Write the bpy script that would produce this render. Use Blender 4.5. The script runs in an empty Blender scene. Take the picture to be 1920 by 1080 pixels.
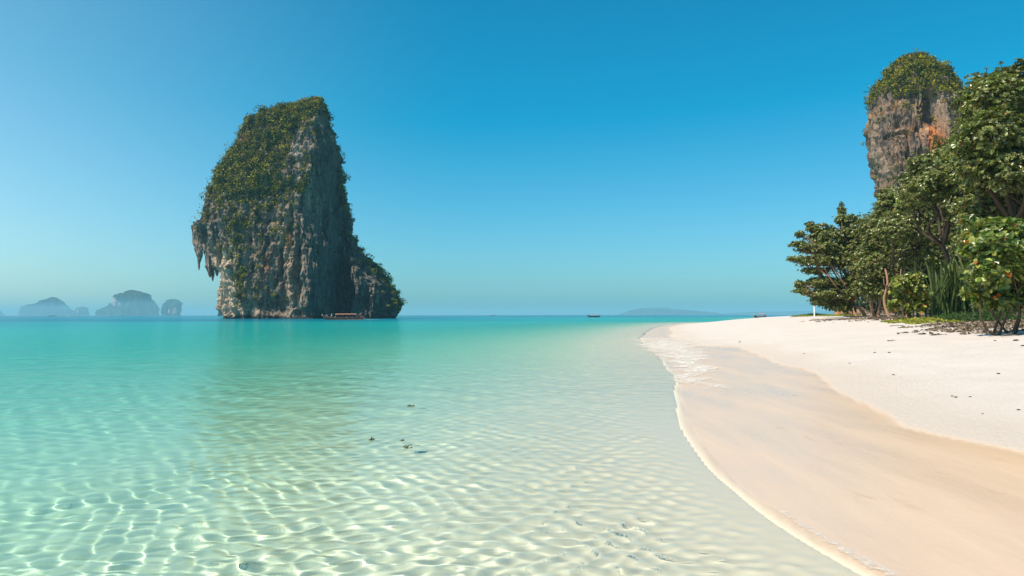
import bpy, bmesh, math, random
import numpy as np
from mathutils import Vector, Matrix

S = bpy.context.scene
COL = S.collection
R = math.radians
rng = np.random.default_rng(11)
random.seed(5)

# ------------------------------------------------------------------ camera
CAM_H = 1.7; FOC = 1400.0; HZ = 50.3
PITCH = math.atan2(HZ, FOC)
cd = bpy.data.cameras.new('camera'); cam = bpy.data.objects.new('camera', cd); COL.objects.link(cam)
cam.location = (0, 0, CAM_H); cam.rotation_euler = (R(90) + PITCH, R(0.06), 0)
cd.sensor_width = 36; cd.lens = 36 * FOC / 1920; cd.clip_start = 0.05; cd.clip_end = 40000
S.camera = cam

# ------------------------------------------------------------------ light
SUN_AZ = -120.0      # degrees from the view direction (+Y), negative = to the left
SUN_EL = 53.0
wd = bpy.data.worlds.new('World'); S.world = wd; wd.use_nodes = True
wn = wd.node_tree.nodes; wl = wd.node_tree.links
bg = wn['Background']; sky = wn.new('ShaderNodeTexSky'); sky.sky_type = 'NISHITA'; sky.sun_disc = False
sky.sun_elevation = R(SUN_EL); sky.sun_rotation = R(SUN_AZ)
sky.altitude = 0; sky.air_density = 1.0; sky.dust_density = 1.0; sky.ozone_density = 3.0
tint = wn.new('ShaderNodeMix'); tint.data_type = 'RGBA'; tint.blend_type = 'MULTIPLY'; tint.inputs[0].default_value = 1.0
tint.inputs[7].default_value = (0.76, 0.93, 1.06, 1)
wl.new(sky.outputs[0], tint.inputs[6]); bg.inputs[1].default_value = 0.109
# deeper, purer blue: the red of the clear sky is taken down by a constant
_sep = wn.new('ShaderNodeSeparateColor'); _cmb = wn.new('ShaderNodeCombineColor'); wl.new(tint.outputs[2], _sep.inputs[0])
_m = wn.new('ShaderNodeMath'); _m.operation = 'SUBTRACT'; wl.new(_sep.outputs[0], _m.inputs[0]); _m.inputs[1].default_value = 1.3
_m2 = wn.new('ShaderNodeMath'); _m2.operation = 'MAXIMUM'; wl.new(_m.outputs[0], _m2.inputs[0]); _m2.inputs[1].default_value = 0.03
wl.new(_m2.outputs[0], _cmb.inputs[0]); wl.new(_sep.outputs[1], _cmb.inputs[1]); wl.new(_sep.outputs[2], _cmb.inputs[2])
# broad milky glow of the humid air on the sun's side
_tc = wn.new('ShaderNodeTexCoord'); _dp = wn.new('ShaderNodeVectorMath'); _dp.operation = 'DOT_PRODUCT'; wl.new(_tc.outputs['Generated'], _dp.inputs[0])
_dp.inputs[1].default_value = (math.sin(R(SUN_AZ + 25)), math.cos(R(SUN_AZ + 25)), 0)
_mr = wn.new('ShaderNodeMapRange'); _mr.interpolation_type = 'SMOOTHSTEP'; _mr.inputs[1].default_value = -0.05; _mr.inputs[2].default_value = 1.15; wl.new(_dp.outputs['Value'], _mr.inputs[0])
_sx = wn.new('ShaderNodeSeparateXYZ'); wl.new(_tc.outputs['Generated'], _sx.inputs[0])
_ex = wn.new('ShaderNodeMath'); _ex.operation = 'MULTIPLY'; wl.new(_sx.outputs[2], _ex.inputs[0]); _ex.inputs[1].default_value = -2.2
_ee = wn.new('ShaderNodeMath'); _ee.operation = 'EXPONENT'; wl.new(_ex.outputs[0], _ee.inputs[0])
_gm = wn.new('ShaderNodeMath'); _gm.operation = 'MULTIPLY'; wl.new(_mr.outputs[0], _gm.inputs[0]); wl.new(_ee.outputs[0], _gm.inputs[1])
_ad = wn.new('ShaderNodeMix'); _ad.data_type = 'RGBA'; _ad.blend_type = 'ADD'; wl.new(_gm.outputs[0], _ad.inputs[0]); wl.new(_cmb.outputs[0], _ad.inputs[6]); _ad.inputs[7].default_value = (5.0, 4.4, 3.2, 1)
wl.new(_ad.outputs[2], bg.inputs[0])
sl = bpy.data.lights.new('sun', 'SUN'); sl.energy = 5.0; sl.angle = R(0.5); sl.color = (1.0, 0.92, 0.80)
sun = bpy.data.objects.new('sun', sl); COL.objects.link(sun)
_sd = Vector((math.sin(R(SUN_AZ)) * math.cos(R(SUN_EL)), math.cos(R(SUN_AZ)) * math.cos(R(SUN_EL)), math.sin(R(SUN_EL))))
sun.rotation_euler = _sd.to_track_quat('Z', 'Y').to_euler(); sun.location = (-30, 0, 40)
sl.cycles.is_caustics_light = True
S.view_settings.view_transform = 'Standard'; S.view_settings.look = 'None'
S.view_settings.exposure = 0.3; S.view_settings.gamma = 1.0; S.view_settings.use_curve_mapping = False
S.cycles.use_denoising = True
S.cycles.max_bounces = 8; S.cycles.transparent_max_bounces = 12; S.cycles.transmission_bounces = 6
S.cycles.volume_bounces = 0; S.cycles.diffuse_bounces = 3; S.cycles.glossy_bounces = 3
S.cycles.sample_clamp_indirect = 4.0
S.cycles.caustics_reflective = False; S.cycles.caustics_refractive = True

# ------------------------------------------------------------------ helpers
def P(px, py, Y):
    """point at depth Y (metres ahead) seen at pixel (px, py) of the 1920x1080 photograph"""
    cx, cz = (px - 960) / FOC, -(py - 540) / FOC
    y = math.cos(PITCH) - cz * math.sin(PITCH); z = math.sin(PITCH) + cz * math.cos(PITCH)
    return Vector((cx / y * Y, Y, CAM_H + z / y * Y))
def G(px, py, z=0.0):
    cx, cz = (px - 960) / FOC, -(py - 540) / FOC
    y = math.cos(PITCH) - cz * math.sin(PITCH); zz = math.sin(PITCH) + cz * math.cos(PITCH)
    k = (z - CAM_H) / zz
    return (cx * k, y * k)

def _h(i, j, k, s):
    a = (i.astype(np.int64) * 374761393 + j.astype(np.int64) * 668265263 + k.astype(np.int64) * 2147483647 + s * 1274126177) & 0xffffffff
    a = ((a ^ (a >> 13)) * 1274126177) & 0xffffffff
    a = ((a ^ (a >> 16)) * 2246822519) & 0xffffffff
    return ((a ^ (a >> 15)) & 0xffffff) / 16777215.0
def vn(x, y, z=0.0, s=0):
    """value noise, -1..1"""
    x, y, z = np.broadcast_arrays(np.asarray(x, float), np.asarray(y, float), np.asarray(z, float))
    i, j, k = np.floor(x), np.floor(y), np.floor(z)
    fx, fy, fz = x - i, y - j, z - k
    fx = fx**3 * (fx * (fx * 6 - 15) + 10); fy = fy**3 * (fy * (fy * 6 - 15) + 10); fz = fz**3 * (fz * (fz * 6 - 15) + 10)
    r = 0
    for a in (0, 1):
        for b in (0, 1):
            for c in (0, 1):
                w = (fx if a else 1 - fx) * (fy if b else 1 - fy) * (fz if c else 1 - fz)
                r = r + w * _h(i + a, j + b, k + c, s)
    return r * 2 - 1
def fbm(x, y, z=0.0, s=0, o=4, g=0.5):
    r = 0; a = 1; t = 0
    for q in range(o):
        r = r + a * vn(x * 2**q + q * 7.3, y * 2**q + q * 3.1, z * 2**q + 11.7 * q, s + q); t += a; a *= g
    return r / t
def ss(a, b, x):
    t = np.clip((x - a) / (b - a), 0, 1); return t * t * (3 - 2 * t)

def tag(o, label=None, cat=None, group=None, kind=None):
    if label: o['label'] = label
    if cat: o['category'] = cat
    if group: o['group'] = group
    if kind: o['kind'] = kind
    return o
def empty(name, loc, rz=0.0):
    o = bpy.data.objects.new(name, None); COL.objects.link(o); o.location = loc; o.rotation_euler = (0, 0, rz)
    o.empty_display_size = 0.5
    return o
def mesh_np(name, co, faces, mat, parent=None, smooth=True, cols=None, scal=None):
    """co (n,3), faces (m,k) arrays -> one mesh object; cols/scal = dict of point attributes"""
    me = bpy.data.meshes.new(name)
    co = np.asarray(co, np.float32); F = np.asarray(faces, np.int32); k = F.shape[1]
    me.vertices.add(len(co)); me.vertices.foreach_set('co', co.ravel())
    me.loops.add(F.size); me.loops.foreach_set('vertex_index', F.ravel())
    me.polygons.add(len(F)); me.polygons.foreach_set('loop_start', np.arange(0, F.size, k, dtype=np.int32))
    me.update(calc_edges=True)
    me.polygons.foreach_set('use_smooth', np.full(len(F), smooth))
    for n_, c in (cols or {}).items():
        a = me.attributes.new(n_, 'FLOAT_COLOR', 'POINT')
        cc = np.ones((len(co), 4), np.float32); cc[:, :3] = c; a.data.foreach_set('color', cc.ravel())
    for n_, c in (scal or {}).items():
        a = me.attributes.new(n_, 'FLOAT', 'POINT'); a.data.foreach_set('value', np.asarray(c, np.float32).ravel())
    for m in (mat if isinstance(mat, (list, tuple)) else [mat]): me.materials.append(m)
    o = bpy.data.objects.new(name, me); COL.objects.link(o)
    if parent: o.parent = parent
    return o
def grid_faces(nr, nc, wrap=False):
    r, c = np.meshgrid(np.arange(nr - 1), np.arange(nc if wrap else nc - 1), indexing='ij')
    r = r.ravel(); c = c.ravel(); c2 = (c + 1) % nc
    return np.stack([r * nc + c, r * nc + c2, (r + 1) * nc + c2, (r + 1) * nc + c], 1)
def bm_obj(name, bm, mat, parent=None, smooth=False):
    me = bpy.data.meshes.new(name); bm.normal_update(); bm.to_mesh(me); bm.free()
    if smooth: me.polygons.foreach_set('use_smooth', [True] * len(me.polygons))
    me.materials.append(mat); o = bpy.data.objects.new(name, me); COL.objects.link(o)
    if parent: o.parent = parent
    return o
def tube_np(pts, rad, n=7):
    """tapered tube along pts -> verts, quads"""
    pts = np.asarray(pts, float); m = len(pts); V = []
    for i in range(m):
        t = pts[min(i + 1, m - 1)] - pts[max(i - 1, 0)]; t = t / (np.linalg.norm(t) + 1e-9)
        u = np.cross(t, [0.3, 0.9, 0.2]); u /= np.linalg.norm(u) + 1e-9; v = np.cross(t, u)
        for k in range(n):
            a = 2 * math.pi * k / n; V.append(pts[i] + rad[i] * (math.cos(a) * u + math.sin(a) * v))
    return np.array(V), grid_faces(m, n, True)
def join_np(parts):
    V = []; F = []; b = 0
    for v, f in parts: V.append(v); F.append(f + b); b += len(v)
    return np.concatenate(V), np.concatenate(F)
def wiggle(a, b, n=7, amp=0.12, sag=0.0):
    a = np.array(a, float); b = np.array(b, float); L = np.linalg.norm(b - a); out = []
    w = rng.normal(size=(2, 3)) * amp * L
    for i in range(n):
        t = i / (n - 1); out.append(a * (1 - t) + b * t + w[0] * math.sin(math.pi * t) + w[1] * 0.5 * math.sin(2 * math.pi * t) - np.array([0, 0, sag * L * math.sin(math.pi * t)]))
    return np.array(out)

# ------------------------------------------------------------------ materials
def newmat(name):
    m = bpy.data.materials.new(name); m.use_nodes = True; nt = m.node_tree
    return m, nt, nt.nodes['Principled BSDF'], nt.nodes['Material Output']
def nd(nt, typ, **kw):
    n = nt.nodes.new(typ)
    for k, v in kw.items(): setattr(n, k, v)
    return n
def mth(nt, op, a, b=None, clamp=False):
    n = nd(nt, 'ShaderNodeMath', operation=op, use_clamp=clamp)
    for i, v in enumerate((a, b)):
        if v is None: continue
        if isinstance(v, (int, float)): n.inputs[i].default_value = v
        else: nt.links.new(v, n.inputs[i])
    return n.outputs[0]
def attr(nt, name): return nd(nt, 'ShaderNodeAttribute', attribute_name=name)
def mixc(nt, f, a, b, bt='MIX'):
    n = nd(nt, 'ShaderNodeMix', data_type='RGBA', blend_type=bt)
    for i, v in ((0, f), (6, a), (7, b)):
        if isinstance(v, (int, float)): n.inputs[i].default_value = v
        elif isinstance(v, tuple): n.inputs[i].default_value = (*v, 1)
        else: nt.links.new(v, n.inputs[i])
    return n.outputs[2]
def noise(nt, scale, detail=4, rough=0.55, vec=None, stretch=None):
    n = nd(nt, 'ShaderNodeTexNoise'); n.inputs['Scale'].default_value = scale; n.inputs['Detail'].default_value = detail; n.inputs['Roughness'].default_value = rough
    g = nd(nt, 'ShaderNodeNewGeometry').outputs['Position'] if vec is None else vec
    if stretch:
        mp = nd(nt, 'ShaderNodeMapping'); mp.inputs['Scale'].default_value = stretch[:3]
        if len(stretch) > 3: mp.inputs['Rotation'].default_value = (0, 0, stretch[3])
        nt.links.new(g, mp.inputs[0]); g = mp.outputs[0]
    nt.links.new(g, n.inputs['Vector']); return n.outputs['Fac']
def ramp(nt, f, a, b):
    n = nd(nt, 'ShaderNodeMapRange'); n.inputs[1].default_value = a; n.inputs[2].default_value = b; nt.links.new(f, n.inputs[0]); return n.outputs[0]
def bump(nt, h, st, dist, nrm=None):
    b = nd(nt, 'ShaderNodeBump'); b.inputs['Strength'].default_value = st; b.inputs['Distance'].default_value = dist; nt.links.new(h, b.inputs['Height'])
    if nrm is not None: nt.links.new(nrm, b.inputs['Normal'])
    return b.outputs[0]
def plain(name, col, rough=0.6, spec=0.4, var=0.15, sc=6.0, metal=0.0):
    m, nt, b, o = newmat(name)
    f = noise(nt, sc, 4)
    c = mixc(nt, f, tuple(x * (1 - var) for x in col), tuple(min(1, x * (1 + var)) for x in col))
    nt.links.new(c, b.inputs['Base Color']); b.inputs['Roughness'].default_value = rough; b.inputs['Specular IOR Level'].default_value = spec
    b.inputs['Metallic'].default_value = metal
    return m
def rock_mat(name, bscale=1.0, cscale=1.0):
    m, nt, b, o = newmat(name)
    a = attr(nt, 'col').outputs['Color']
    n1 = noise(nt, 0.9 * cscale, 6, 0.65, stretch=(1, 1, 0.28)); n2 = noise(nt, 3.0 * cscale, 5, 0.7, stretch=(1, 1, 0.5))
    c = mixc(nt, ramp(nt, n1, 0.3, 0.7), (0.45, 0.44, 0.43), (1.5, 1.46, 1.4)); c = mixc(nt, 1.0, a, c, 'MULTIPLY')
    c2 = mixc(nt, ramp(nt, n2, 0.35, 0.65), (0.7, 0.7, 0.7), (1.25, 1.22, 1.2)); c = mixc(nt, 1.0, c, c2, 'MULTIPLY')
    nt.links.new(c, b.inputs['Base Color']); b.inputs['Roughness'].default_value = 0.9; b.inputs['Specular IOR Level'].default_value = 0.15
    h = mth(nt, 'ADD', n1, mth(nt, 'MULTIPLY', n2, 0.4)); nt.links.new(bump(nt, h, 1.0, 1.6 * bscale), b.inputs['Normal'])
    return m
def leaf_mat(name, rough=0.4, trans=0.25, spec=0.5):
    m, nt, b, o = newmat(name)
    a = attr(nt, 'col').outputs['Color']
    nt.links.new(a, b.inputs['Base Color']); b.inputs['Roughness'].default_value = rough; b.inputs['Specular IOR Level'].default_value = spec
    t = nd(nt, 'ShaderNodeBsdfTranslucent'); nt.links.new(mixc(nt, 1.0, a, (1.3, 1.5, 0.5), 'MULTIPLY'), t.inputs['Color'])
    mx = nd(nt, 'ShaderNodeMixShader'); mx.inputs[0].default_value = trans
    nt.links.new(b.outputs[0], mx.inputs[1]); nt.links.new(t.outputs[0], mx.inputs[2]); nt.links.new(mx.outputs[0], o.inputs[0])
    return m
M_LEAF = leaf_mat('glossy_leaf', 0.33, 0.22, 0.6)
M_FAR_LEAF = leaf_mat('cliff_foliage', 0.7, 0.12, 0.15)
M_GRASS = leaf_mat('grass_blade', 0.5, 0.3, 0.3)
M_LITTER = leaf_mat('dry_leaf', 0.8, 0.05, 0.2)
M_ROCK = rock_mat('karst_limestone'); M_ROCKF = rock_mat('distant_limestone', 12, 0.06)
M_BARK = plain('bark', (0.09, 0.065, 0.045), 0.9, 0.2, 0.5, 9)
M_BARKP = plain('pale_bark', (0.36, 0.2, 0.12), 0.9, 0.2, 0.45, 9)

# ------------------------------------------------------------------ shore line and terrain
_sh = [(-14, 9.5), (-5, 5.2), (0, 3.6), (3, 2.65), (4.86, 2.24), (5.95, 2.1), (6.6, 2.08), (7.9, 2.13), (10.3, 2.48), (14, 3.2), (21.6, 4.7),
       (32, 6.3), (47.6, 8.3), (68, 12.2), (92, 17.5), (119, 25), (145, 34), (163, 46), (180, 78), (225, 104), (330, 112), (420, 200), (480, 500), (1200, 2600), (22000, 26000)]
_sy = np.array([a for a, b in _sh], float); _sx = np.array([b for a, b in _sh], float)
_sx = _sx + np.interp(_sy, [-14, 0, 6, 9, 14, 25], [0.25, 0.25, 0.22, 0.12, 0.05, 0.0])
def _dense(y):
    # smooth interpolation (monotone cubic-like) of the shore line
    d = np.gradient(_sx, _sy); i = np.clip(np.searchsorted(_sy, y) - 1, 0, len(_sy) - 2)
    h = _sy[i + 1] - _sy[i]; t = np.clip((y - _sy[i]) / h, 0, 1)
    m0 = d[i] * h; m1 = d[i + 1] * h
    lim = 3 * np.abs(_sx[i + 1] - _sx[i]) + 1e-6
    m0 = np.clip(m0, -lim, lim); m1 = np.clip(m1, -lim, lim)
    return (2 * t**3 - 3 * t**2 + 1) * _sx[i] + (t**3 - 2 * t**2 + t) * m0 + (-2 * t**3 + 3 * t**2) * _sx[i + 1] + (t**3 - t**2) * m1
def sdist(x, y):
    xs = _dense(y); sl_ = (_dense(y + 0.5) - _dense(y - 0.5))
    s = (x - xs) / np.sqrt(1 + sl_**2)
    return s
_zs = np.array([-4000, -900, -400, -150, -80, -50, -30, -20, -10, -5, -2, 0, 2, 4, 6, 10, 15, 20, 30, 60, 300, 9000], float)
_zz = np.array([-20, -17, -12, -7.2, -5.0, -3.6, -2.4, -1.65, -0.82, -0.40, -0.13, 0, 0.10, 0.22, 0.40, 0.80, 1.22, 1.45, 1.62, 2.1, 4, 20], float)
def ht(x, y, fine=True):
    x = np.asarray(x, float); y = np.asarray(y, float)
    s = sdist(x, y)
    near = 1 / (1 + np.abs(s) / 60)
    s = s + 0.10 * vn(x * 0.2, y * 0.25, 0, 3) * ss(3, 8, y)
    z = np.interp(s, _zs, _zz)
    if fine:
        dry = ss(3.0, 6.0, s)
        z = z + dry * (0.05 * fbm(x * 0.25, y * 0.25, 0, 8, 3) + 0.026 * fbm(x * 1.6, y * 1.6, 0, 9, 3))
        z = z + (1 - dry) * 0.006 * fbm(x * 0.7, y * 0.7, 0, 12, 2)
        z = z + ss(-0.3, -2, s) * (0.05 * fbm(x * 0.6, y * 0.6, 0, 14, 3))
    return z, s
def hz(x, y): return float(ht(np.array([x]), np.array([y]))[0][0])

def fan(r0, r1, nr, nc, half, oy=-6.0, pw=1.0, a_off=0.0):
    u = np.linspace(0, 1, nr); r = r0 * (r1 / r0) ** (u ** pw)
    a = R(a_off) + np.linspace(-R(half), R(half), nc)
    rr, aa = np.meshgrid(r, a, indexing='ij')
    return rr * np.sin(aa), rr * np.cos(aa) + oy, rr

X, Y, RR = fan(5.0, 19500, 520, 320, 54, -6.0, 1.5)
Z, Sd = ht(X, Y)
wetn = Sd + 0.22 * vn(Y * 0.16, X * 0.1, 0, 31) + 0.10 * vn(Y * 0.6, X * 0.4, 0, 32) + 0
edge = np.interp(Y, [5, 8, 10.5, 12.7, 16, 21, 23, 30, 35, 38, 45, 160], [3.25, 3.25, 3.0, 3.2, 3.15, 3.5, 3.25, 3.7, 4.0, 2.6, 2.2, 1.5])
wet = (1 - ss(edge - 0.06, edge + 0.10, wetn)); under = ss(-0.001, -0.013, ht(X, Y, False)[0])
damp = 1 - ss(edge + 0.5, edge + 2.6, wetn + 0.5 * vn(X * 0.5, Y * 0.5, 0, 36))
orange = ss(18, 6, Y) * ss(0.8, 3.4, wetn) * wet + 0.8 * np.exp(-((wetn - edge + 0.22) / 0.22) ** 2) * ss(30, 14, Y) * ss(-0.3, 0.5, vn(Y * 0.5, X * 0.3, 0, 37))
m, nt, b, o = newmat('beach_sand')
aw = attr(nt, 'wet').outputs['Fac']; ad = attr(nt, 'damp').outputs['Fac']; ao = attr(nt, 'orange').outputs['Fac']
n1 = noise(nt, 0.7, 6, 0.6); n2 = noise(nt, 9, 5, 0.6); n3 = noise(nt, 130, 2, 0.6)
sdir = math.radians(-22)
str1 = noise(nt, 1.6, 6, 0.62, stretch=(1.1, 0.16, 1, sdir)); str2 = noise(nt, 5.0, 5, 0.6, stretch=(1.0, 0.22, 1, sdir))
dry_c = mixc(nt, ramp(nt, n1, 0.3, 0.7), (0.575, 0.485, 0.42), (0.635, 0.54, 0.475))
dry_c = mixc(nt, mth(nt, 'MULTIPLY', ramp(nt, n3, 0.55, 0.8), 0.35), dry_c, (0.45, 0.37, 0.3))
dry_c = mixc(nt, mth(nt, 'MULTIPLY', ad, 0.75), dry_c, (0.56, 0.46, 0.375))
wet_c = mixc(nt, ramp(nt, str1, 0.35, 0.68), (0.595, 0.42, 0.295), (0.645, 0.46, 0.32))
wet_c = mixc(nt, mth(nt, 'MULTIPLY', mth(nt, 'MULTIPLY', ramp(nt, str2, 0.60, 0.68), ramp(nt, n1, 0.48, 0.58), True), 0.5), wet_c, (0.46, 0.30, 0.17))
wet_c = mixc(nt, mth(nt, 'MULTIPLY', ao, 0.6, True), wet_c, (0.63, 0.42, 0.255))
au = attr(nt, 'under').outputs['Fac']
col = mixc(nt, aw, dry_c, wet_c)
col = mixc(nt, au, col, (0.95, 0.78, 0.57))  # seabed colour lifted to make up for light lost below the water surface
nt.links.new(col, b.inputs['Base Color'])
film = ramp(nt, str1, 0.25, 0.75)
rw = mth(nt, 'ADD', 0.22, mth(nt, 'MULTIPLY', film, 0.22))
rgh = nd(nt, 'ShaderNodeMix', data_type='FLOAT'); nt.links.new(aw, rgh.inputs[0]); rgh.inputs[2].default_value = 0.95; nt.links.new(rw, rgh.inputs[3])
nt.links.new(rgh.outputs[0], b.inputs['Roughness'])
nt.links.new(mth(nt, 'ADD', 0.08, mth(nt, 'MULTIPLY', mth(nt, 'SUBTRACT', aw, au, True), 0.22)), b.inputs['Specular IOR Level'])
hb = mth(nt, 'ADD', mth(nt, 'MULTIPLY', n2, 0.6), mth(nt, 'MULTIPLY', n3, 0.22))
hb = mth(nt, 'MULTIPLY', hb, mth(nt, 'SUBTRACT', 1.0, mth(nt, 'MULTIPLY', aw, 0.93)))
hb = mth(nt, 'ADD', hb, mth(nt, 'MULTIPLY', mth(nt, 'MULTIPLY', str2, 0.10), aw))
nt.links.new(bump(nt, hb, 0.9, 0.045), b.inputs['Normal'])
M_SAND = m
ground = mesh_np('sand_ground', np.stack([X, Y, Z], -1).reshape(-1, 3), grid_faces(*X.shape), M_SAND, scal={'under': under, 'wet': wet, 'damp': damp, 'orange': orange})
tag(ground, kind='structure'); ground.cycles.is_caustics_receiver = True

# ------------------------------------------------------------------ sea
NR, NC = 800, 680
_r = np.r_[np.geomspace(5.2, 26, 430, endpoint=False), np.geomspace(26, 220, 290, endpoint=False), np.geomspace(220, 19000, NR - 720)]; _a = R(-6) + np.linspace(-R(46), R(46), NC)
RR, AA = np.meshgrid(_r, _a, indexing='ij'); X = RR * np.sin(AA); Y = RR * np.cos(AA) - 2.0
Zb, Sd = ht(X, Y, False)
dr = np.gradient(RR, axis=0); sp = np.maximum(dr, RR * R(90) / NC)
depth = np.clip(-Zb, 0, 30)
W = np.zeros_like(X); wr = np.random.default_rng(4)
shal = 0.08 + 0.92 * ss(0.0, 0.09, depth)
for k in range(120):
    lam = 0.12 * 10 ** (wr.uniform(0, 1) ** 1.3 * 1.5); th = wr.normal(R(62), R(42)); ph = wr.uniform(0, 6.28)
    amp = 0.0042 * lam * wr.uniform(0.5, 1.5) * (lam / 0.30) ** -0.45 * 0.55 * ss(0.0, 0.03 + lam * 0.10, depth + 0.01) * ((1.15 + 1.5 * np.exp(-depth / 0.2)) * (1 - 0.5 * ss(0.2, 0.9, depth)) if lam < 0.27 else (0.36 + 0.75 * ss(8, 20, RR)) if lam < 1.4 else 0.6)
    K = 2 * math.pi / lam; q = X * math.cos(th) + Y * math.sin(th)
    at_ = ss(3.2, 6.0, lam / sp)
    W += amp * at_ * np.sin(K * q + ph + 0.8 * vn(X * 0.25, Y * 0.25, 0, 60 + k % 5))
for k in range(22):                                     # isotropic capillary ripples, for the caustic net
    lam = wr.uniform(0.12, 0.30); th = wr.uniform(0, 6.28); K = 2 * math.pi / lam
    W += 0.0034 * (1 + 1.5 * np.exp(-depth / 0.2)) * (1 - 0.5 * ss(0.2, 0.9, depth)) * lam * ss(3.2, 6, lam / sp) * np.sin(K * (X * math.cos(th) + Y * math.sin(th)) + wr.uniform(0, 6.28) + 1.5 * vn(X * 0.6, Y * 0.6, 0, 70 + k % 4))
lam = 26.0
W += 0.02 * np.sin(2 * math.pi / lam * (X * 0.6 + Y * 0.8) + vn(X * 0.02, Y * 0.02, 0, 81)) * ss(1, 4, depth)
keep = (Sd < 1.2) & (Zb < 0.06)
k_abs = np.array([0.42, 0.040, 0.085])
eff = 0.03 + depth + 0.25 * depth * fbm(X * 0.05, Y * 0.03, 0, 90, 3) * ss(1.0, 2.5, depth)
eff = np.minimum(eff, 9)
T = np.exp(-k_abs[None, None, :] * 1.33 * eff[..., None])
opq = 1 - np.exp(-0.50 * np.clip(depth - 0.22, 0, 30))
patch = fbm(X * 0.012, Y * 0.006, 0, 95, 4)
scol = np.array([0.01, 0.37, 0.335])[None, None] * (1 - ss(3.0, 9, depth)[..., None]) + np.array([0.0, 0.17, 0.26])[None, None] * ss(3.0, 9, depth)[..., None]
_q = np.exp(-depth / 0.9)[..., None]; scol = scol * (1 - _q) + np.array([0.25, 0.56, 0.38]) * _q; scol = scol * (1 + 0.25 * patch[..., None])
SHINE = 0.85
m, nt, b, o = newmat('sea_water'); nt.nodes.remove(b)
g = nd(nt, 'ShaderNodeBsdfGlass'); g.inputs['IOR'].default_value = 1.33; g.inputs['Roughness'].default_value = 0.0
rf = nd(nt, 'ShaderNodeBsdfRefraction'); rf.inputs['IOR'].default_value = 1.33; rf.inputs['Roughness'].default_value = 0.0
gl = nd(nt, 'ShaderNodeBsdfGlossy'); gl.inputs['Roughness'].default_value = 0.06
di = nd(nt, 'ShaderNodeBsdfDiffuse'); ta = attr(nt, 'trans').outputs['Color']; opa = attr(nt, 'opaque').outputs['Fac']
nt.links.new(ta, rf.inputs['Color']); nt.links.new(attr(nt, 'body').outputs['Color'], di.inputs['Color'])
fr = nd(nt, 'ShaderNodeFresnel'); fr.inputs['IOR'].default_value = 1.33
body = nd(nt, 'ShaderNodeMixShader'); nt.links.new(opa, body.inputs[0]); nt.links.new(rf.outputs[0], body.inputs[1]); nt.links.new(di.outputs[0], body.inputs[2])
front = mth(nt, 'SUBTRACT', 1.0, nd(nt, 'ShaderNodeNewGeometry').outputs['Backfacing'])
surf = nd(nt, 'ShaderNodeMixShader'); nt.links.new(mth(nt, 'MULTIPLY', mth(nt, 'MULTIPLY', fr.outputs[0], SHINE), front), surf.inputs[0]); nt.links.new(body.outputs[0], surf.inputs[1]); nt.links.new(gl.outputs[0], surf.inputs[2])
far = attr(nt, 'far').outputs['Fac']
rip = noise(nt, 1.0, 6, 0.62, stretch=(0.55, 1.0, 1)); rip2 = noise(nt, 0.12, 5, 0.6, stretch=(0.4, 1.0, 1)); rip3 = noise(nt, 3.2, 4, 0.6, stretch=(0.6, 1.0, 1))
hh = mth(nt, 'MULTIPLY', mth(nt, 'ADD', mth(nt, 'ADD', mth(nt, 'MULTIPLY', rip3, 0.34), mth(nt, 'MULTIPLY', rip, 0.95)), mth(nt, 'MULTIPLY', rip2, 1.6)), far)
bn = bump(nt, hh, 1.0, 0.27)
nt.nodes.remove(g)
for n_ in (fr, gl, di): nt.links.new(bn, n_.inputs['Normal'])
nt.links.new(surf.outputs[0], o.inputs[0])
M_SEA = m
m, nt, b, o = newmat('thin_water_film'); nt.nodes.remove(b)
tb = nd(nt, 'ShaderNodeBsdfTransparent'); tb.inputs[0].default_value = (1.0, 1.0, 0.985, 1); gl = nd(nt, 'ShaderNodeBsdfGlossy'); gl.inputs['Roughness'].default_value = 0.05
fr = nd(nt, 'ShaderNodeFresnel'); fr.inputs['IOR'].default_value = 1.33; em = nd(nt, 'ShaderNodeMixShader'); nt.links.new(mth(nt, 'MULTIPLY', fr.outputs[0], 0.35), em.inputs[0])
nt.links.new(tb.outputs[0], em.inputs[1]); nt.links.new(gl.outputs[0], em.inputs[2]); nt.links.new(em.outputs[0], o.inputs[0])
M_FILM = m
co = np.stack([X, Y, W * shal + 0.0], -1).reshape(-1, 3)
F0 = grid_faces(NR, NC); kf = keep.ravel()[F0].any(1); thin = (depth.ravel()[F0].max(1) < 0.012)
def sub_sheet(name, F, mat):
    used = np.unique(F); rem = -np.ones(len(co), np.int64); rem[used] = np.arange(len(used)); F = rem[F]
    fl = lambda a: a.reshape(-1, *a.shape[2:])[used]
    return tag(mesh_np(name, co[used], F, mat, cols={'trans': fl(T), 'body': fl(scol)}, scal={'opaque': fl(opq), 'far': fl(ss(6, 45, RR)), 'calm': fl(ss(8, 60, RR))}), kind='structure')
sea = sub_sheet('sea', F0[kf & ~thin], M_SEA); sea.cycles.is_caustics_caster = True
sub_sheet('shallow_water', F0[kf & thin], M_FILM)

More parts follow.
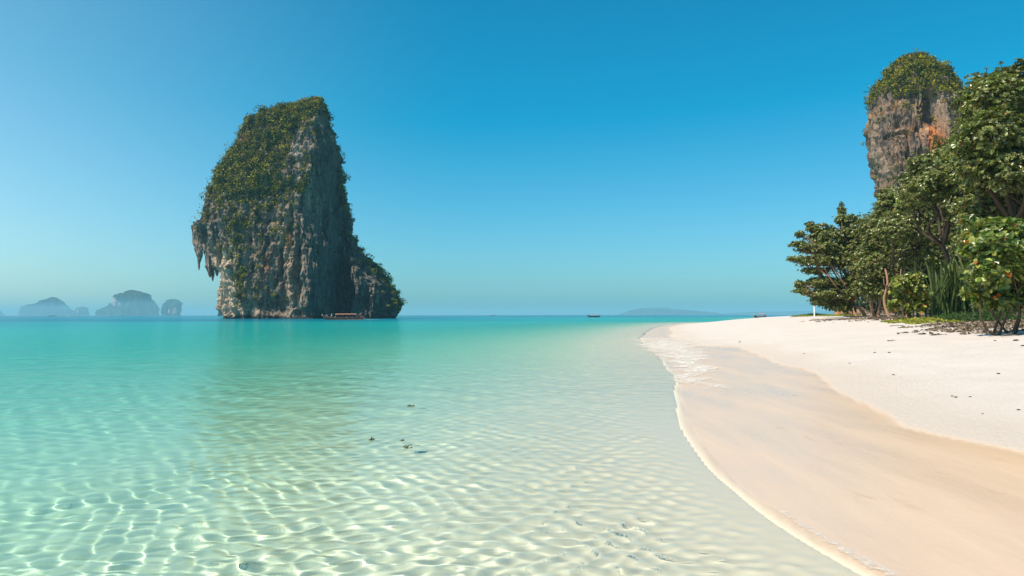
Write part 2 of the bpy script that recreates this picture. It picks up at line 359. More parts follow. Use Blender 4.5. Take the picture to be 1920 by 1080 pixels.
# ------------------------------------------------------------------ leaves
def basis(N):
    N = N / (np.linalg.norm(N, axis=1, keepdims=True) + 1e-9)
    A = rng.normal(size=N.shape); T = np.cross(N, A); T /= np.linalg.norm(T, axis=1, keepdims=True) + 1e-9
    return N, T, np.cross(N, T)
def leaf_verts(C, N, L, W, six=True, T=None, fold=0.18, droop=0.15, center=True):
    N, T0, B = basis(N)
    if T is not None:
        T0 = T / (np.linalg.norm(T, axis=1, keepdims=True) + 1e-9); B = np.cross(N, T0); B /= np.linalg.norm(B, axis=1, keepdims=True) + 1e-9; N = np.cross(T0, B)
    L = np.broadcast_to(L, (len(C),))[:, None]; W = np.broadcast_to(W, (len(C),))[:, None]
    if six:
        pts = [C, C + T0 * L * .38 + B * W * .36 + N * W * fold, C + T0 * L * .76 + B * W * .5 + N * (W * fold - L * droop * .4),
               C + T0 * L - N * L * droop, C + T0 * L * .76 - B * W * .5 + N * (W * fold - L * droop * .4), C + T0 * L * .38 - B * W * .36 + N * W * fold]
        V = np.stack(pts, 1).reshape(-1, 3); k = np.arange(len(C))[:, None] * 6
        F = np.concatenate([k + [[0, 3, 2, 1]], k + [[0, 5, 4, 3]]]); return V, F, 6
    if not center: C = C + T0 * L * .5
    pts = [C - T0 * L * .5, C + B * W * .5 + N * W * fold, C + T0 * L * .5, C - B * W * .5 + N * W * fold]
    V = np.stack(pts, 1).reshape(-1, 3); k = np.arange(len(C))[:, None] * 4
    return V, (k + [[0, 1, 2, 3]]), 4
def col_var(n, base, jit=0.25, alt=None, palt=0.0):
    c = np.array(base)[None] * (1 + jit * rng.normal(size=(n, 1))) * (1 + 0.08 * rng.normal(size=(n, 3)))
    if alt is not None:
        m_ = rng.random(n) < palt; c[m_] = np.array(alt)[None] * (1 + jit * rng.normal(size=(m_.sum(), 1)))
    return np.clip(c, 0.004, 0.8)

# ------------------------------------------------------------------ limestone towers
CROSS = [(-1.0, 0.05), (-0.93, -0.38), (-0.66, -0.66), (-0.3, -0.85), (0, -1.0), (0.3, -0.82), (0.72, -0.5), (1.0, 0.05), (0.85, 0.55), (0.4, 0.92), (-0.2, 1.0), (-0.8, 0.7)]
def tower(name, D, prof, corner, dep, nfront=400, nback=90, nrow=300, disp=1.0, dents=(), parent=None, mat=M_ROCK, colf=None, seed=0, zbot=None, noise_s=1.0, nvert=0.16):
    """prof: (py, pxL, pxR) outline at depth D; corner: (py, px) line of the front arris"""
    prof = sorted(prof); py = np.array([p[0] for p in prof], float)
    pl = np.array([p[1] for p in prof], float); pr = np.array([p[2] for p in prof], float)
    top = P(960, py[0], D).z; bot = zbot if zbot is not None else -2.0
    kx = D / FOC
    z = np.linspace(bot, top, nrow); pyz = HZ + 540 - (z - CAM_H) / kx
    pyz = np.clip(pyz, py[0], py[-1])
    L = (np.interp(pyz, py, pl) - 960) * kx; Rr = (np.interp(pyz, py, pr) - 960) * kx
    cx = (L + Rr) / 2; hw = (Rr - L) / 2
    cpy = np.array([c[0] for c in corner], float); cpx = np.array([c[1] for c in corner], float)
    fc = np.clip(((np.interp(pyz, cpy, cpx) - 960) * kx - cx) / np.maximum(hw, 0.5), -0.75, 0.85)
    C = np.array(CROSS + [CROSS[0]]); d = np.r_[0, np.cumsum(np.hypot(*np.diff(C, axis=0).T))]
    i_b = d[7]                                               # end of the front run
    t = np.r_[np.linspace(0, i_b, nfront, endpoint=False), np.linspace(i_b, d[-1], nback, endpoint=False)]
    fx = np.interp(t, d, C[:, 0]); fy = np.interp(t, d, C[:, 1])
    k5 = np.array([.25, .5, .25])
    for _ in range(6 if nfront > 200 else 2):
        fx = np.convolve(np.r_[fx[-1], fx, fx[0]], k5, 'valid'); fy = np.convolve(np.r_[fy[-1], fy, fy[0]], k5, 'valid')
    fx = fx / np.abs(fx).max()
    nc = len(t)
    FX = np.tile(fx, (nrow, 1)); FY = np.tile(fy, (nrow, 1)); c = fc[:, None]
    FXs = np.where(FY < 0.05, np.where(FX < 0, FX * (1 + c) + c, FX * (1 - c) + c), FX)
    wgt = ss(0.25, -0.15, FY); FXs = FX * (1 - wgt) + np.where(FX < 0, -1 + (FX + 1) * (1 + c), 1 + (FX - 1) * (1 - c)) * wgt
    dz = dep(pyz)[:, None] if callable(dep) else np.interp(pyz, *dep)[:, None]
    Xo = cx[:, None] + hw[:, None] * FXs; Yo = D + dz * FY; Zo = np.tile(z[:, None], (1, nc))
    # outward normal of the cross-section
    gx = np.gradient(Xo, axis=1); gy = np.gradient(Yo, axis=1); l = np.hypot(gx, gy) + 1e-6
    nx, ny = gy / l, -gx / l
    ns = noise_s
    thin = np.clip(hw[:, None] / (9 * disp), 0.12, 1) 
    rib = 1 - np.abs(fbm(Xo * nvert / ns, Yo * nvert / ns, Zo * 0.03 / ns, seed, 4, 0.6)) * 2
    rib2 = fbm(Xo * 0.5 / ns, Yo * 0.5 / ns, Zo * 0.11 / ns, seed + 20, 4, 0.6)
    big = fbm(Xo * 0.05 / ns, Yo * 0.05 / ns, Zo * 0.045 / ns, seed + 40, 3)
    crag = fbm(Xo * 0.28 / ns, Yo * 0.28 / ns, Zo * 0.22 / ns, seed + 60, 4, 0.65)
    led = fbm(Xo * 0.06 / ns, Yo * 0.06 / ns, Zo * 0.35 / ns, seed + 80, 3)
    dd = disp * thin * (2.4 * big + 2.6 * (rib - 0.6) + 3.0 * rib2 + 2.8 * crag + 1.3 * led - 1.3)
    Xo = Xo + nx * dd * 0.75; Yo = Yo + ny * dd; Zo = Zo + disp * 0.5 * crag * thin
    PX = 960 + Xo / kx; PY = 540 + HZ - (Zo - CAM_H) / kx
    front = ss(0.15, -0.1, FY)
    dent = np.zeros_like(Xo)
    for (ax, ay, rx, ry, q) in dents:
        e = np.exp(-(((PX - ax + 4 * vn(PY * 0.05, 0, 0, seed + 7)) / rx) ** 2 + ((PY - ay) / ry) ** 2) ** 1.5); dent = dent + q * e
    Yo = Yo + dent * front
    co = np.stack([Xo, Yo, Zo], -1).reshape(-1, 3)
    F = grid_faces(nrow, nc, True)
    # cap
    capi = len(co); co = np.vstack([co, [[Xo[-1].mean(), Yo[-1].mean(), Zo[-1].mean() + 0.6 * disp]]])
    a = (nrow - 1) * nc + np.arange(nc); b_ = (nrow - 1) * nc + (np.arange(nc) + 1) % nc
    Fc = np.stack([a, b_, np.full(nc, capi), np.full(nc, capi)], 1)
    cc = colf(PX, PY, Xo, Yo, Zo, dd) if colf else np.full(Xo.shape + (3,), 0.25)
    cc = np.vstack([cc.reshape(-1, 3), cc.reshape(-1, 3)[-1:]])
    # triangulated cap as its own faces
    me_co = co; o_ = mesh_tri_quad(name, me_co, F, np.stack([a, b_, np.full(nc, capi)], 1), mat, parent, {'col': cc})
    return o_, (Xo, Yo, Zo, nx, ny, PX, PY, front)
def mesh_tri_quad(name, co, Q, Tr, mat, parent, cols):
    me = bpy.data.meshes.new(name); co = np.asarray(co, np.float32)
    me.vertices.add(len(co)); me.vertices.foreach_set('co', co.ravel())
    li = np.r_[Q.ravel(), Tr.ravel()].astype(np.int32); me.loops.add(len(li)); me.loops.foreach_set('vertex_index', li)
    st = np.r_[np.arange(len(Q)) * 4, len(Q) * 4 + np.arange(len(Tr)) * 3].astype(np.int32)
    me.polygons.add(len(st)); me.polygons.foreach_set('loop_start', st); me.update(calc_edges=True)
    me.polygons.foreach_set('use_smooth', np.full(len(st), False))
    for n_, c in cols.items():
        a = me.attributes.new(n_, 'FLOAT_COLOR', 'POINT'); cc = np.ones((len(co), 4), np.float32); cc[:, :3] = c; a.data.foreach_set('color', cc.ravel())
    me.materials.append(mat); o = bpy.data.objects.new(name, me); COL.objects.link(o)
    if parent: o.parent = parent
    return o
def blob(PX, PY, x, y, rx, ry): return np.exp(-(((PX - x) / rx) ** 2 + ((PY - y) / ry) ** 2))
def scatter(name, srf, prob, n, rad, leaves, lsize, parent, greens, mat=M_FAR_LEAF, up=0.35, seed=0):
    """bushes rooted on the rock: n of them picked with probability prob over the surface grid"""
    Xo, Yo, Zo, nx, ny, PX, PY, front = srf
    w = prob.copy().ravel(); ar = (np.hypot(np.gradient(Xo, axis=1), np.gradient(Yo, axis=1))).ravel(); w *= ar; w /= w.sum()
    idx = rng.choice(len(w), n, p=w)
    c = np.stack([Xo.ravel()[idx], Yo.ravel()[idx], Zo.ravel()[idx]], 1)
    nrm = np.stack([nx.ravel()[idx], ny.ravel()[idx], np.full(n, up)], 1); nrm /= np.linalg.norm(nrm, axis=1, keepdims=True)
    r = rad * np.exp(0.35 * rng.normal(size=n))
    c = c + nrm * r[:, None] * 0.45
    k = leaves
    d = rng.normal(size=(n, k, 3)); d /= np.linalg.norm(d, axis=2, keepdims=True)
    dd = d * (r[:, None, None] * (0.55 + 0.45 * rng.random((n, k, 1)))) * np.array([1, 1, 0.8])
    C = (c[:, None] + dd).reshape(-1, 3); N = (d * 0.7 + np.array([0, 0, 0.6]) + 0.5 * rng.normal(size=d.shape)).reshape(-1, 3)
    V, F, q = leaf_verts(C, N, lsize * (0.7 + 0.6 * rng.random(len(C))), lsize * 0.75 * (0.7 + 0.6 * rng.random(len(C))), six=False)
    gi = np.array(greens)[rng.choice(len(greens), n, p=None)]
    lum = 1 + 0.25 * rng.normal(size=(n, 1))
    cc = np.clip(gi * lum, 0.004, 0.5)[:, None] * (1 + 0.2 * rng.normal(size=(n, k, 1)))
    cc = np.repeat(np.clip(cc.reshape(-1, 3), 0.003, 0.5), q, 0)
    o_ = mesh_np(name, V, F, mat, parent, smooth=False, cols={'col': cc}); o_['kind'] = 'stuff'
    return o_
GREENS = [(0.113, 0.126, 0.008), (0.164, 0.162, 0.008), (0.239, 0.204, 0.01), (0.06, 0.078, 0.008), (0.299, 0.228, 0.012), (0.128, 0.12, 0.01)]

# ---- the big island
ISL_D = 375.0
isl_prof = [(184, 572, 596), (188, 556, 603), (193, 540, 607), (201, 506, 611), (210, 482, 613), (220, 468, 616), (236, 456, 620), (262, 442, 630),
            (285, 434, 636), (300, 424, 639), (320, 410, 641), (345, 399, 643), (368, 390, 645), (387, 385, 650), (405, 378, 656), (425, 371, 659), (440, 369, 661),
            (452, 371, 665), (462, 380, 668), (472, 388, 675), (482, 397, 686), (492, 404, 697), (502, 410, 708), (512, 415, 718), (524, 418, 729), (540, 419, 738),
            (556, 420, 744), (570, 420, 750), (580, 421, 750), (588, 424, 744), (592, 428, 741), (600, 428, 741)]
isl_corner = [(184, 590), (230, 600), (320, 603), (360, 594), (410, 585), (460, 600), (600, 610)]
isl_dep = ([184, 190, 210, 260, 330, 430, 500, 600], [1.5, 6, 12, 19, 25, 30, 32, 34])
isl_dents = [(652, 548, 19, 54, 30), (645, 480, 9, 60, 9), (634, 350, 8, 60, 5), (592, 500, 7, 50, 5), (560, 505, 5, 40, 4), (545, 575, 34, 14, 5), (610, 590, 30, 9, 4),
             (622, 420, 6, 40, 3.5), (498, 580, 12, 12, 3), (690, 572, 14, 18, 4), (434, 480, 6, 22, 4), (480, 535, 3, 34, 2), (575, 430, 4, 40, 3), (530, 470, 3, 40, 2.4), (700, 560, 6, 30, 2)]
def isl_col(PX, PY, X, Y, Z, dd):
    n = fbm(X * 0.07, Y * 0.07, Z * 0.03, 130, 4); n2 = fbm(X * 0.5, Y * 0.5, Z * 0.09, 140, 4, 0.6)
    c = np.array([0.34, 0.262, 0.195]) * (1 + 0.7 * n2[..., None]) * (1 + 0.35 * n[..., None])
    def mx(col, w): 
        nonlocal c; w = np.clip(w, 0, 1)[..., None]; c = c * (1 - w) + np.array(col) * (1 + 0.25 * n2[..., None]) * w
    mx((0.62, 0.49, 0.36), 1.3 * ss(0.05, 0.5, blob(PX, PY, 442, 535, 28, 58)) * ss(-0.6, 0.0, n2))
    mx((0.48, 0.37, 0.28), ss(0.0, 0.5, blob(PX, PY, 400, 425, 22, 30)) * ss(-0.1, 0.3, n2))
    mx((0.55, 0.44, 0.34), 1.2 * blob(PX, PY, 480, 578, 34, 9))
    mx((0.46, 0.26, 0.14), 0.9 * blob(PX, PY, 425, 572, 30, 12) * ss(-0.2, 0.4, n2))
    mx((0.50, 0.36, 0.24), 0.9 * blob(PX, PY, 572, 480, 6, 60)); mx((0.55, 0.25, 0.08), 1.1 * blob(PX, PY, 569, 460, 7, 16))
    mx((0.42, 0.16, 0.07), 1.0 * blob(PX, PY, 530, 500, 6, 18)); mx((0.42, 0.17, 0.09), 0.8 * blob(PX, PY, 462, 262, 10, 12))
    mx((0.38, 0.30, 0.22), 0.8 * ss(0.15, 0.5, n) * ss(600, 450, PX)); mx((0.36, 0.34, 0.31), 0.7 * blob(PX, PY, 575, 280, 26, 60) * ss(-0.2, 0.3, n2))
    mx((0.07, 0.075, 0.07), 0.75 * ss(-0.05, -0.35, n2)); mx((0.06, 0.07, 0.065), 0.8 * ss(590, 630, PX + 12 * n2) * ss(-0.5, 0.2, 0.3 - n2))  # mottled black stain, then the right face's shade put into the rock colour
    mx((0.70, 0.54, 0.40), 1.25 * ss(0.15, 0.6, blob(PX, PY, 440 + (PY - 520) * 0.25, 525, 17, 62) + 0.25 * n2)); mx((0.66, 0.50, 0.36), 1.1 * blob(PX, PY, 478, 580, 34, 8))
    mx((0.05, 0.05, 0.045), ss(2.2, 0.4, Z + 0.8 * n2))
    mx((0.5, 0.4, 0.3), 0.5 * ss(0.35, 0.6, n2) * ss(590, 540, PX))
    return np.clip(c, 0.01, 0.7)
isle = empty('karst_island', P(560, 590, ISL_D)[:2] + (0,)) if False else empty('karst_island', (P(560, 590, ISL_D).x, ISL_D, 0))
tag(isle, 'tall overgrown limestone sea stack standing in the water left of centre', 'rock island')
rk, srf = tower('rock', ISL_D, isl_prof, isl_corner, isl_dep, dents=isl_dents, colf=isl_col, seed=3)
def par(o, p):
    o.parent = p; o.matrix_parent_inverse = Matrix.Translation(-Vector(p.location)) if p.rotation_euler[2] == 0 else p.matrix_world.inverted()
par(rk, isle)
PX, PY, front = srf[5], srf[6], srf[7]
Zs = srf[2]
nv = fbm(srf[0] * 0.06, srf[1] * 0.06, Zs * 0.05, 150, 4) ; nv2 = fbm(srf[0] * 0.25, srf[1] * 0.25, Zs * 0.2, 155, 3)
arr = np.interp(PY, [c[0] for c in isl_corner], [c[1] for c in isl_corner])
veg = ss(415, 350, PY + 30 * nv) * ss(10, -12, PX - arr + 12 * nv2)                     # the upper left face
veg *= 1 - 0.93 * ss(0.25, 0.7, blob(PX, PY, 583, 282, 24, 50)) * ss(-0.4, 0.1, nv2 + 0.3)
veg *= 1 - 0.9 * ss(0.3, 0.7, blob(PX, PY, 568, 350, 24, 40) ) * ss(-0.5, 0.0, nv2 + 0.1)
veg *= 1 - 0.85 * ss(0.3, 0.7, blob(PX, PY, 461, 262, 13, 14)); veg *= 1 - 0.7 * ss(0.3, 0.7, blob(PX, PY, 505, 246, 36, 7)); veg *= 1 - 0.6 * ss(0.3, 0.7, blob(PX, PY, 560, 310, 16, 12))
veg = np.maximum(veg, ss(228, 205, PY) * ss(-0.9, -0.4, nv2))
mid = 0.0
for (x, y, rx, ry, a) in [(462, 455, 20, 26, .9), (478, 420, 30, 40, .75), (420, 400, 22, 16, .6), (484, 515, 14, 44, .8), (508, 400, 34, 26, .7), (545, 390, 26, 24, .5), (484, 560, 10, 16, .9), (512, 470, 16, 50, .35),
                          (379, 420, 8, 14, .9), (370, 440, 7, 9, .9), (418, 560, 6, 18, .7), (575, 560, 14, 10, .35), (530, 550, 30, 12, .3), (560, 430, 18, 30, .3)]:
    mid = np.maximum(mid, a * blob(PX, PY, x, y, rx, ry))
veg = np.maximum(veg, mid * ss(-0.5, 0.3, nv2 + 0.15))
Redge = np.interp(PY, [p[0] for p in isl_prof], [p[2] for p in isl_prof])
veg = np.maximum(veg, 0.55 * ss(22, 5, Redge - PX) * ss(455, 500, PY) * ss(592, 580, PY)); veg = np.maximum(veg, 0.35 * ss(10, 2, Redge - PX) * ss(200, 260, PY))
veg = np.maximum(veg, (1 - front) * 0.12 * ss(560, 400, PY))
veg *= ss(2.5, 6, Zs)
veg = np.clip(veg, 0, 1) ** 1.3
f0 = scatter('shrub', srf, veg ** 1.5 + 1e-9, 420, 1.8, 56, 0.9, None, [(0.05, 0.075, 0.012), (0.10, 0.12, 0.014), (0.16, 0.16, 0.016), (0.035, 0.055, 0.012)]); par(f0, isle)
f1 = scatter('foliage', srf, veg, 3900, 1.3, 24, 0.8, None, GREENS); par(f1, isle)
# overhanging stalactites on the left flank, each a lumpy tapering column
st_list = [(372, 432, 466, 5, -4), (379, 428, 486, 6, -6), (386, 430, 494, 6, -9), (383, 470, 508, 2.2, -8), (377, 440, 478, 4, 2), (391, 440, 480, 5, -2), (398, 450, 512, 5, -4), (403, 455, 520, 6, -8),
           (408, 460, 528, 4, -6), (412, 455, 518, 6, -2), (396, 455, 520, 4, 1), (417, 470, 516, 4, -8), (390, 430, 470, 6, 3), (406, 470, 514, 3, -12), (414, 470, 508, 3, -12), (424, 452, 482, 4, -16), (432, 446, 476, 4, -20)]
kx = ISL_D / FOC
for i, (px, y0, y1, rw_, yo) in enumerate(st_list):
    a = P(px, y0 - 8, ISL_D); bb = P(px + rng.uniform(-1, 1), y1, ISL_D); n = 26
    z = np.linspace(a.z, bb.z, n); t = np.linspace(0, 1, n); th = np.linspace(0, 2 * math.pi, 18, endpoint=False)
    rad = 1.25 * rw_ * kx * (1 - 0.25 * t) * np.where(t > 0.55, 1 - ((t - 0.55) / 0.45) ** 3.2 * 0.85, 1)
    xx = a.x * (1 - t) + bb.x * t
    TH, ZZ = np.meshgrid(th, z); RD = rad[:, None] * (0.9 + 0.8 * fbm(np.cos(TH) * 1.6 + i * 9, np.sin(TH) * 1.6, ZZ * 0.28, 200 + i, 3)) + 0.25 * vn(TH * 2, ZZ * 0.9, 0, 220 + i) * rad[:, None] / 1.5
    Xs = xx[:, None] + RD * np.cos(TH); Ys = ISL_D + yo * 0.6 - 2 + RD * np.sin(TH)
    nz = fbm(Xs * 0.6, Ys * 0.6, ZZ * 0.15, 240 + i, 3)[..., None]
    cc = np.array([0.25, 0.20, 0.155]) * (1 + 0.6 * nz) + np.array([0.14, 0.09, 0.06]) * ss(0.0, 0.5, nz)
    so = mesh_np('stalactite', np.stack([Xs, Ys, ZZ], -1).reshape(-1, 3), grid_faces(n, 18, True), M_ROCK, smooth=False, cols={'col': cc.reshape(-1, 3)}); par(so, isle)

# ---- the cliff tower behind the trees
TWD = 250.0
tw_prof = [(a_, b_ + 14, c_ + 1) for a_, b_, c_ in [(105, 1695, 1722), (110, 1682, 1742), (118, 1672, 1758), (130, 1660, 1775), (145, 1650, 1790), (160, 1643, 1799), (175, 1638, 1806), (200, 1635, 1816), (230, 1633, 1826), (260, 1635, 1836),
           (290, 1636, 1846), (310, 1640, 1852), (330, 1646, 1860), (350, 1650, 1866), (380, 1653, 1880), (430, 1648, 1895), (520, 1630, 1915), (600, 1610, 1930)]]
tw_dep = ([105, 112, 140, 200, 300, 600], [2, 8, 15, 20, 22, 26])
def tw_col(PX, PY, X, Y, Z, dd):
    n = fbm(X * 0.09, Y * 0.09, Z * 0.04, 330, 4); n2 = fbm(X * 0.6, Y * 0.6, Z * 0.12, 340, 4, 0.6)
    c = np.array([0.25, 0.17, 0.12]) * (1 + 0.7 * n2[..., None]) * (1 + 0.3 * n[..., None])
    def mx(col, w):
        nonlocal c; w = np.clip(w, 0, 1)[..., None]; c = c * (1 - w) + np.array(col) * (1 + 0.25 * n2[..., None]) * w
    mx((0.42, 0.30, 0.23), 0.8 * ss(0, 0.4, n)); mx((0.62, 0.22, 0.06), 1.3 * blob(PX, PY, 1706, 272, 9, 30)); mx((0.5, 0.26, 0.13), 0.9 * blob(PX, PY, 1682, 262, 12, 10))
    mx((0.5, 0.26, 0.1), 0.8 * blob(PX, PY, 1660, 208, 6, 8)); mx((0.55, 0.22, 0.07), blob(PX, PY, 1708, 325, 8, 10)); mx((0.08, 0.085, 0.09), 0.7 * ss(-0.05, -0.4, n2))
    return np.clip(c, 0.01, 0.7)
twr = empty('karst_cliff', (P(1740, 590, TWD).x, TWD, 2.0)); tag(twr, 'rounded limestone cliff tower with orange streak rising behind the beach trees', 'cliff')
r2, srf2 = tower('rock', TWD, tw_prof, [(105, 1712), (600, 1745)], tw_dep, nfront=260, nback=60, nrow=220, disp=0.75,
                 dents=[(1703, 222, 10, 28, 9), (1712, 250, 6, 22, 7), (1675, 300, 3, 40, 3), (1689, 262, 4, 10, 3), (1664, 262, 10, 4, 2), (1688, 290, 2, 30, 2), (1650, 330, 6, 30, 2)], colf=tw_col, seed=9, zbot=-1.0, noise_s=0.7, nvert=0.2)
par(r2, twr)
PX, PY, front = srf2[5], srf2[6], srf2[7]; nv = fbm(srf2[0] * 0.1, srf2[1] * 0.1, srf2[2] * 0.08, 350, 4); nv2 = fbm(srf2[0] * 0.4, srf2[1] * 0.4, srf2[2] * 0.3, 355, 3)
lim = np.interp(PX, [1630, 1650, 1680, 1710, 1750, 1790, 1830], [184, 182, 190, 202, 216, 262, 320])
v2 = ss(10, -14, PY - lim + 24 * nv); v2 = np.maximum(v2, 0.5 * ss(1735, 1790, PX) * ss(-0.3, 0.4, nv2)); v2 = np.maximum(v2, 0.13 * ss(0.0, 0.5, nv2)); v2 = np.maximum(v2, 0.5 * blob(PX, PY, 1640, 235, 6, 22))
v2 *= 1 - 0.95 * ss(0.3, 0.7, blob(PX, PY, 1702, 235, 14, 40))
f3 = scatter('shrub', srf2, np.clip(v2, 0, 1) ** 1.6 + 1e-9, 160, 1.35, 50, 0.7, None, [(0.05, 0.075, 0.012), (0.10, 0.12, 0.014), (0.16, 0.16, 0.016)]); par(f3, twr)
f2 = scatter('foliage', srf2, np.clip(v2, 0, 1) ** 1.2, 2600, 1.15, 24, 0.62, None, GREENS); par(f2, twr)

# ---- far islands
def far_island(label, D, prof, dep, seed, disp, nrow=90, cave=None, group=None):
    def cf(PX, PY, X, Y, Z, dd):
        n = fbm(X * 0.004, Y * 0.004, Z * 0.012, seed + 1, 4); n2 = fbm(X * 0.02, Y * 0.02, Z * 0.02, seed + 2, 3)
        c = np.full(X.shape + (3,), 0.0) + np.array([0.045, 0.065, 0.022]) * (1 + 0.5 * n2[..., None])
        for (x, y, rx, ry) in (cave or []):
            w = ss(0.3, 0.6, blob(PX, PY, x, y, rx, ry) + 0.25 * n2)[..., None]; c = c * (1 - w) + np.array([0.55, 0.42, 0.36]) * w
        return np.clip(c, 0.01, 0.8)
    midx = (prof[0][1] + prof[0][2]) / 2
    e = empty('far_island', (P(midx, 590, D).x, D, 0)); tag(e, label, 'island', group)
    r_, s_ = tower('rock', D, prof, [(500, midx), (600, midx)], ([prof[0][0], prof[0][0] + 6, 600], [dep * .2, dep * .6, dep]), nfront=96, nback=24, nrow=64, disp=disp, colf=cf, seed=seed, zbot=-5, noise_s=disp * 1.8, mat=M_ROCKF)
    par(r_, e); return e
far_island('broad hazy far island with pale cliff patches, largest of those left of the sea stack', 7500,
           [(544, 240, 254), (546, 232, 264), (549, 226, 272), (552, 214, 277), (556, 212, 280), (562, 212, 283), (566, 212, 289), (571, 208, 292), (576, 196, 295), (580, 186, 297), (584, 180, 298), (592, 178, 298)], 260, 400, 12,
           cave=[(222, 563, 6, 7), (233, 568, 8, 6), (218, 557, 3, 4)])
far_island('jagged hazy blue island furthest left, with a low shoulder and one sharp peak', 10500,
           [(557, 96, 104), (559, 90, 110), (563, 80, 114), (568, 70, 118), (571, 50, 121), (574, 44, 127), (580, 42, 134), (585, 40, 140), (592, 38, 142)], 330, 420, 14)
far_island('small flat topped hazy islet between the two big far islands', 9200, [(575, 148, 162), (577, 143, 166), (582, 141, 168), (592, 140, 169)], 90, 440, 7, cave=[(149, 583, 4, 4)])
far_island('small steep rounded blue islet nearest the left of the sea stack', 6200, [(561, 315, 333), (563, 311, 337), (568, 306, 340), (576, 303, 342), (584, 301, 341), (592, 302, 340)], 70, 460, 7, cave=[(332, 582, 3, 6), (320, 583, 2, 4)])
far_island('tip of a hazy headland cut off by the left edge of the photo', 10200, [(578, -60, -8), (582, -90, 2), (586, -95, 7), (592, -100, 9)], 200, 480, 9)
far_island('small green islet peeping out behind the left foot of the sea stack', 1700, [(575, 416, 430), (578, 412, 440), (583, 408, 446), (592, 407, 450)], 14, 500, 2.0)
far_island('long low hazy hill island right of centre with a rounded hump', 11000,
           [(578, 1205, 1250), (580, 1190, 1268), (583, 1176, 1310), (586, 1168, 1342), (589, 1160, 1358), (593, 1158, 1362)], 420, 520, 9)
far_island('faint thin hazy hills on the right horizon running behind the trees', 13500,
           [(584, 1480, 1530), (585.5, 1400, 1580), (587, 1370, 1640), (589, 1352, 1680), (593, 1345, 1700)], 420, 540, 8)

# ------------------------------------------------------------------ trees
GL = (0.17, 0.185, 0.05); YG = (0.22, 0.22, 0.05)
def rosettes(C, axis, nl, L, W, spread=0.75, six=True):
    """C (n,3) twig tips -> leaves radiating from each"""
    n = len(C); A, T0, B = basis(axis)
    ph = rng.uniform(0, 6.28, (n, 1)) + np.arange(nl)[None] * 2 * math.pi / nl + 0.3 * rng.normal(size=(n, nl))
    rad = np.cos(ph)[..., None] * T0[:, None] + np.sin(ph)[..., None] * B[:, None]
    el = rng.uniform(-0.1, 0.9, (n, nl, 1))
    T = rad * spread + A[:, None] * el; N = A[:, None] - rad * 0.35 * el + 0.25 * rng.normal(size=(n, nl, 3))
    Cc = np.repeat(C[:, None], nl, 1) + rad * 0.02
    s = (0.65 + 0.5 * rng.random((n * nl)))
    return leaf_verts(Cc.reshape(-1, 3), N.reshape(-1, 3), L * s, W * s, six, T.reshape(-1, 3), center=six)
DENS = 54.0
def lobe_points(lobes, dens, D, inner=0.35):
    pts = []; ax = []; li = []
    k = D / FOC
    for q, (px, py, rx, ry, *dz) in enumerate(lobes):
        c = np.array(P(px, py, D + (dz[0] if dz else 0))); a, b_ = rx * k, ry * k; d_ = dz[1] * k if len(dz) > 1 else (a + b_) / 2
        n = max(10, int(dens * (a * b_ + a * d_ + b_ * d_) * DENS))
        v = rng.normal(size=(n, 3)); v /= np.linalg.norm(v, axis=1, keepdims=True)
        r = np.where(rng.random(n) < inner, rng.random(n) ** 0.5, 0.86 + 0.2 * rng.normal(size=n) * 0.6)
        r = r * (1 + 0.42 * fbm(v[:, 0] * 2.4 + q, v[:, 1] * 2.4, v[:, 2] * 2.4, 600 + q, 3)) * np.where(rng.random(n) < 0.05, 1.15 + 0.2 * rng.random(n), 1.0)
        g_ = c + v * r[:, None] * np.array([a, d_, b_]); kk = fbm(g_[:, 0] * 0.75, g_[:, 1] * 0.75, g_[:, 2] * 1.1, 650, 3) > -0.33; v, r = v[kk], r[kk]; n = len(v)
        pts.append(c + v * r[:, None] * np.array([a, d_, b_])); ax.append(v * 0.75 + np.array([0, -0.05, 0.75]) + 0.2 * rng.normal(size=(n, 3))); li.append(np.full(n, q))
    return np.concatenate(pts), np.concatenate(ax), np.concatenate(li)
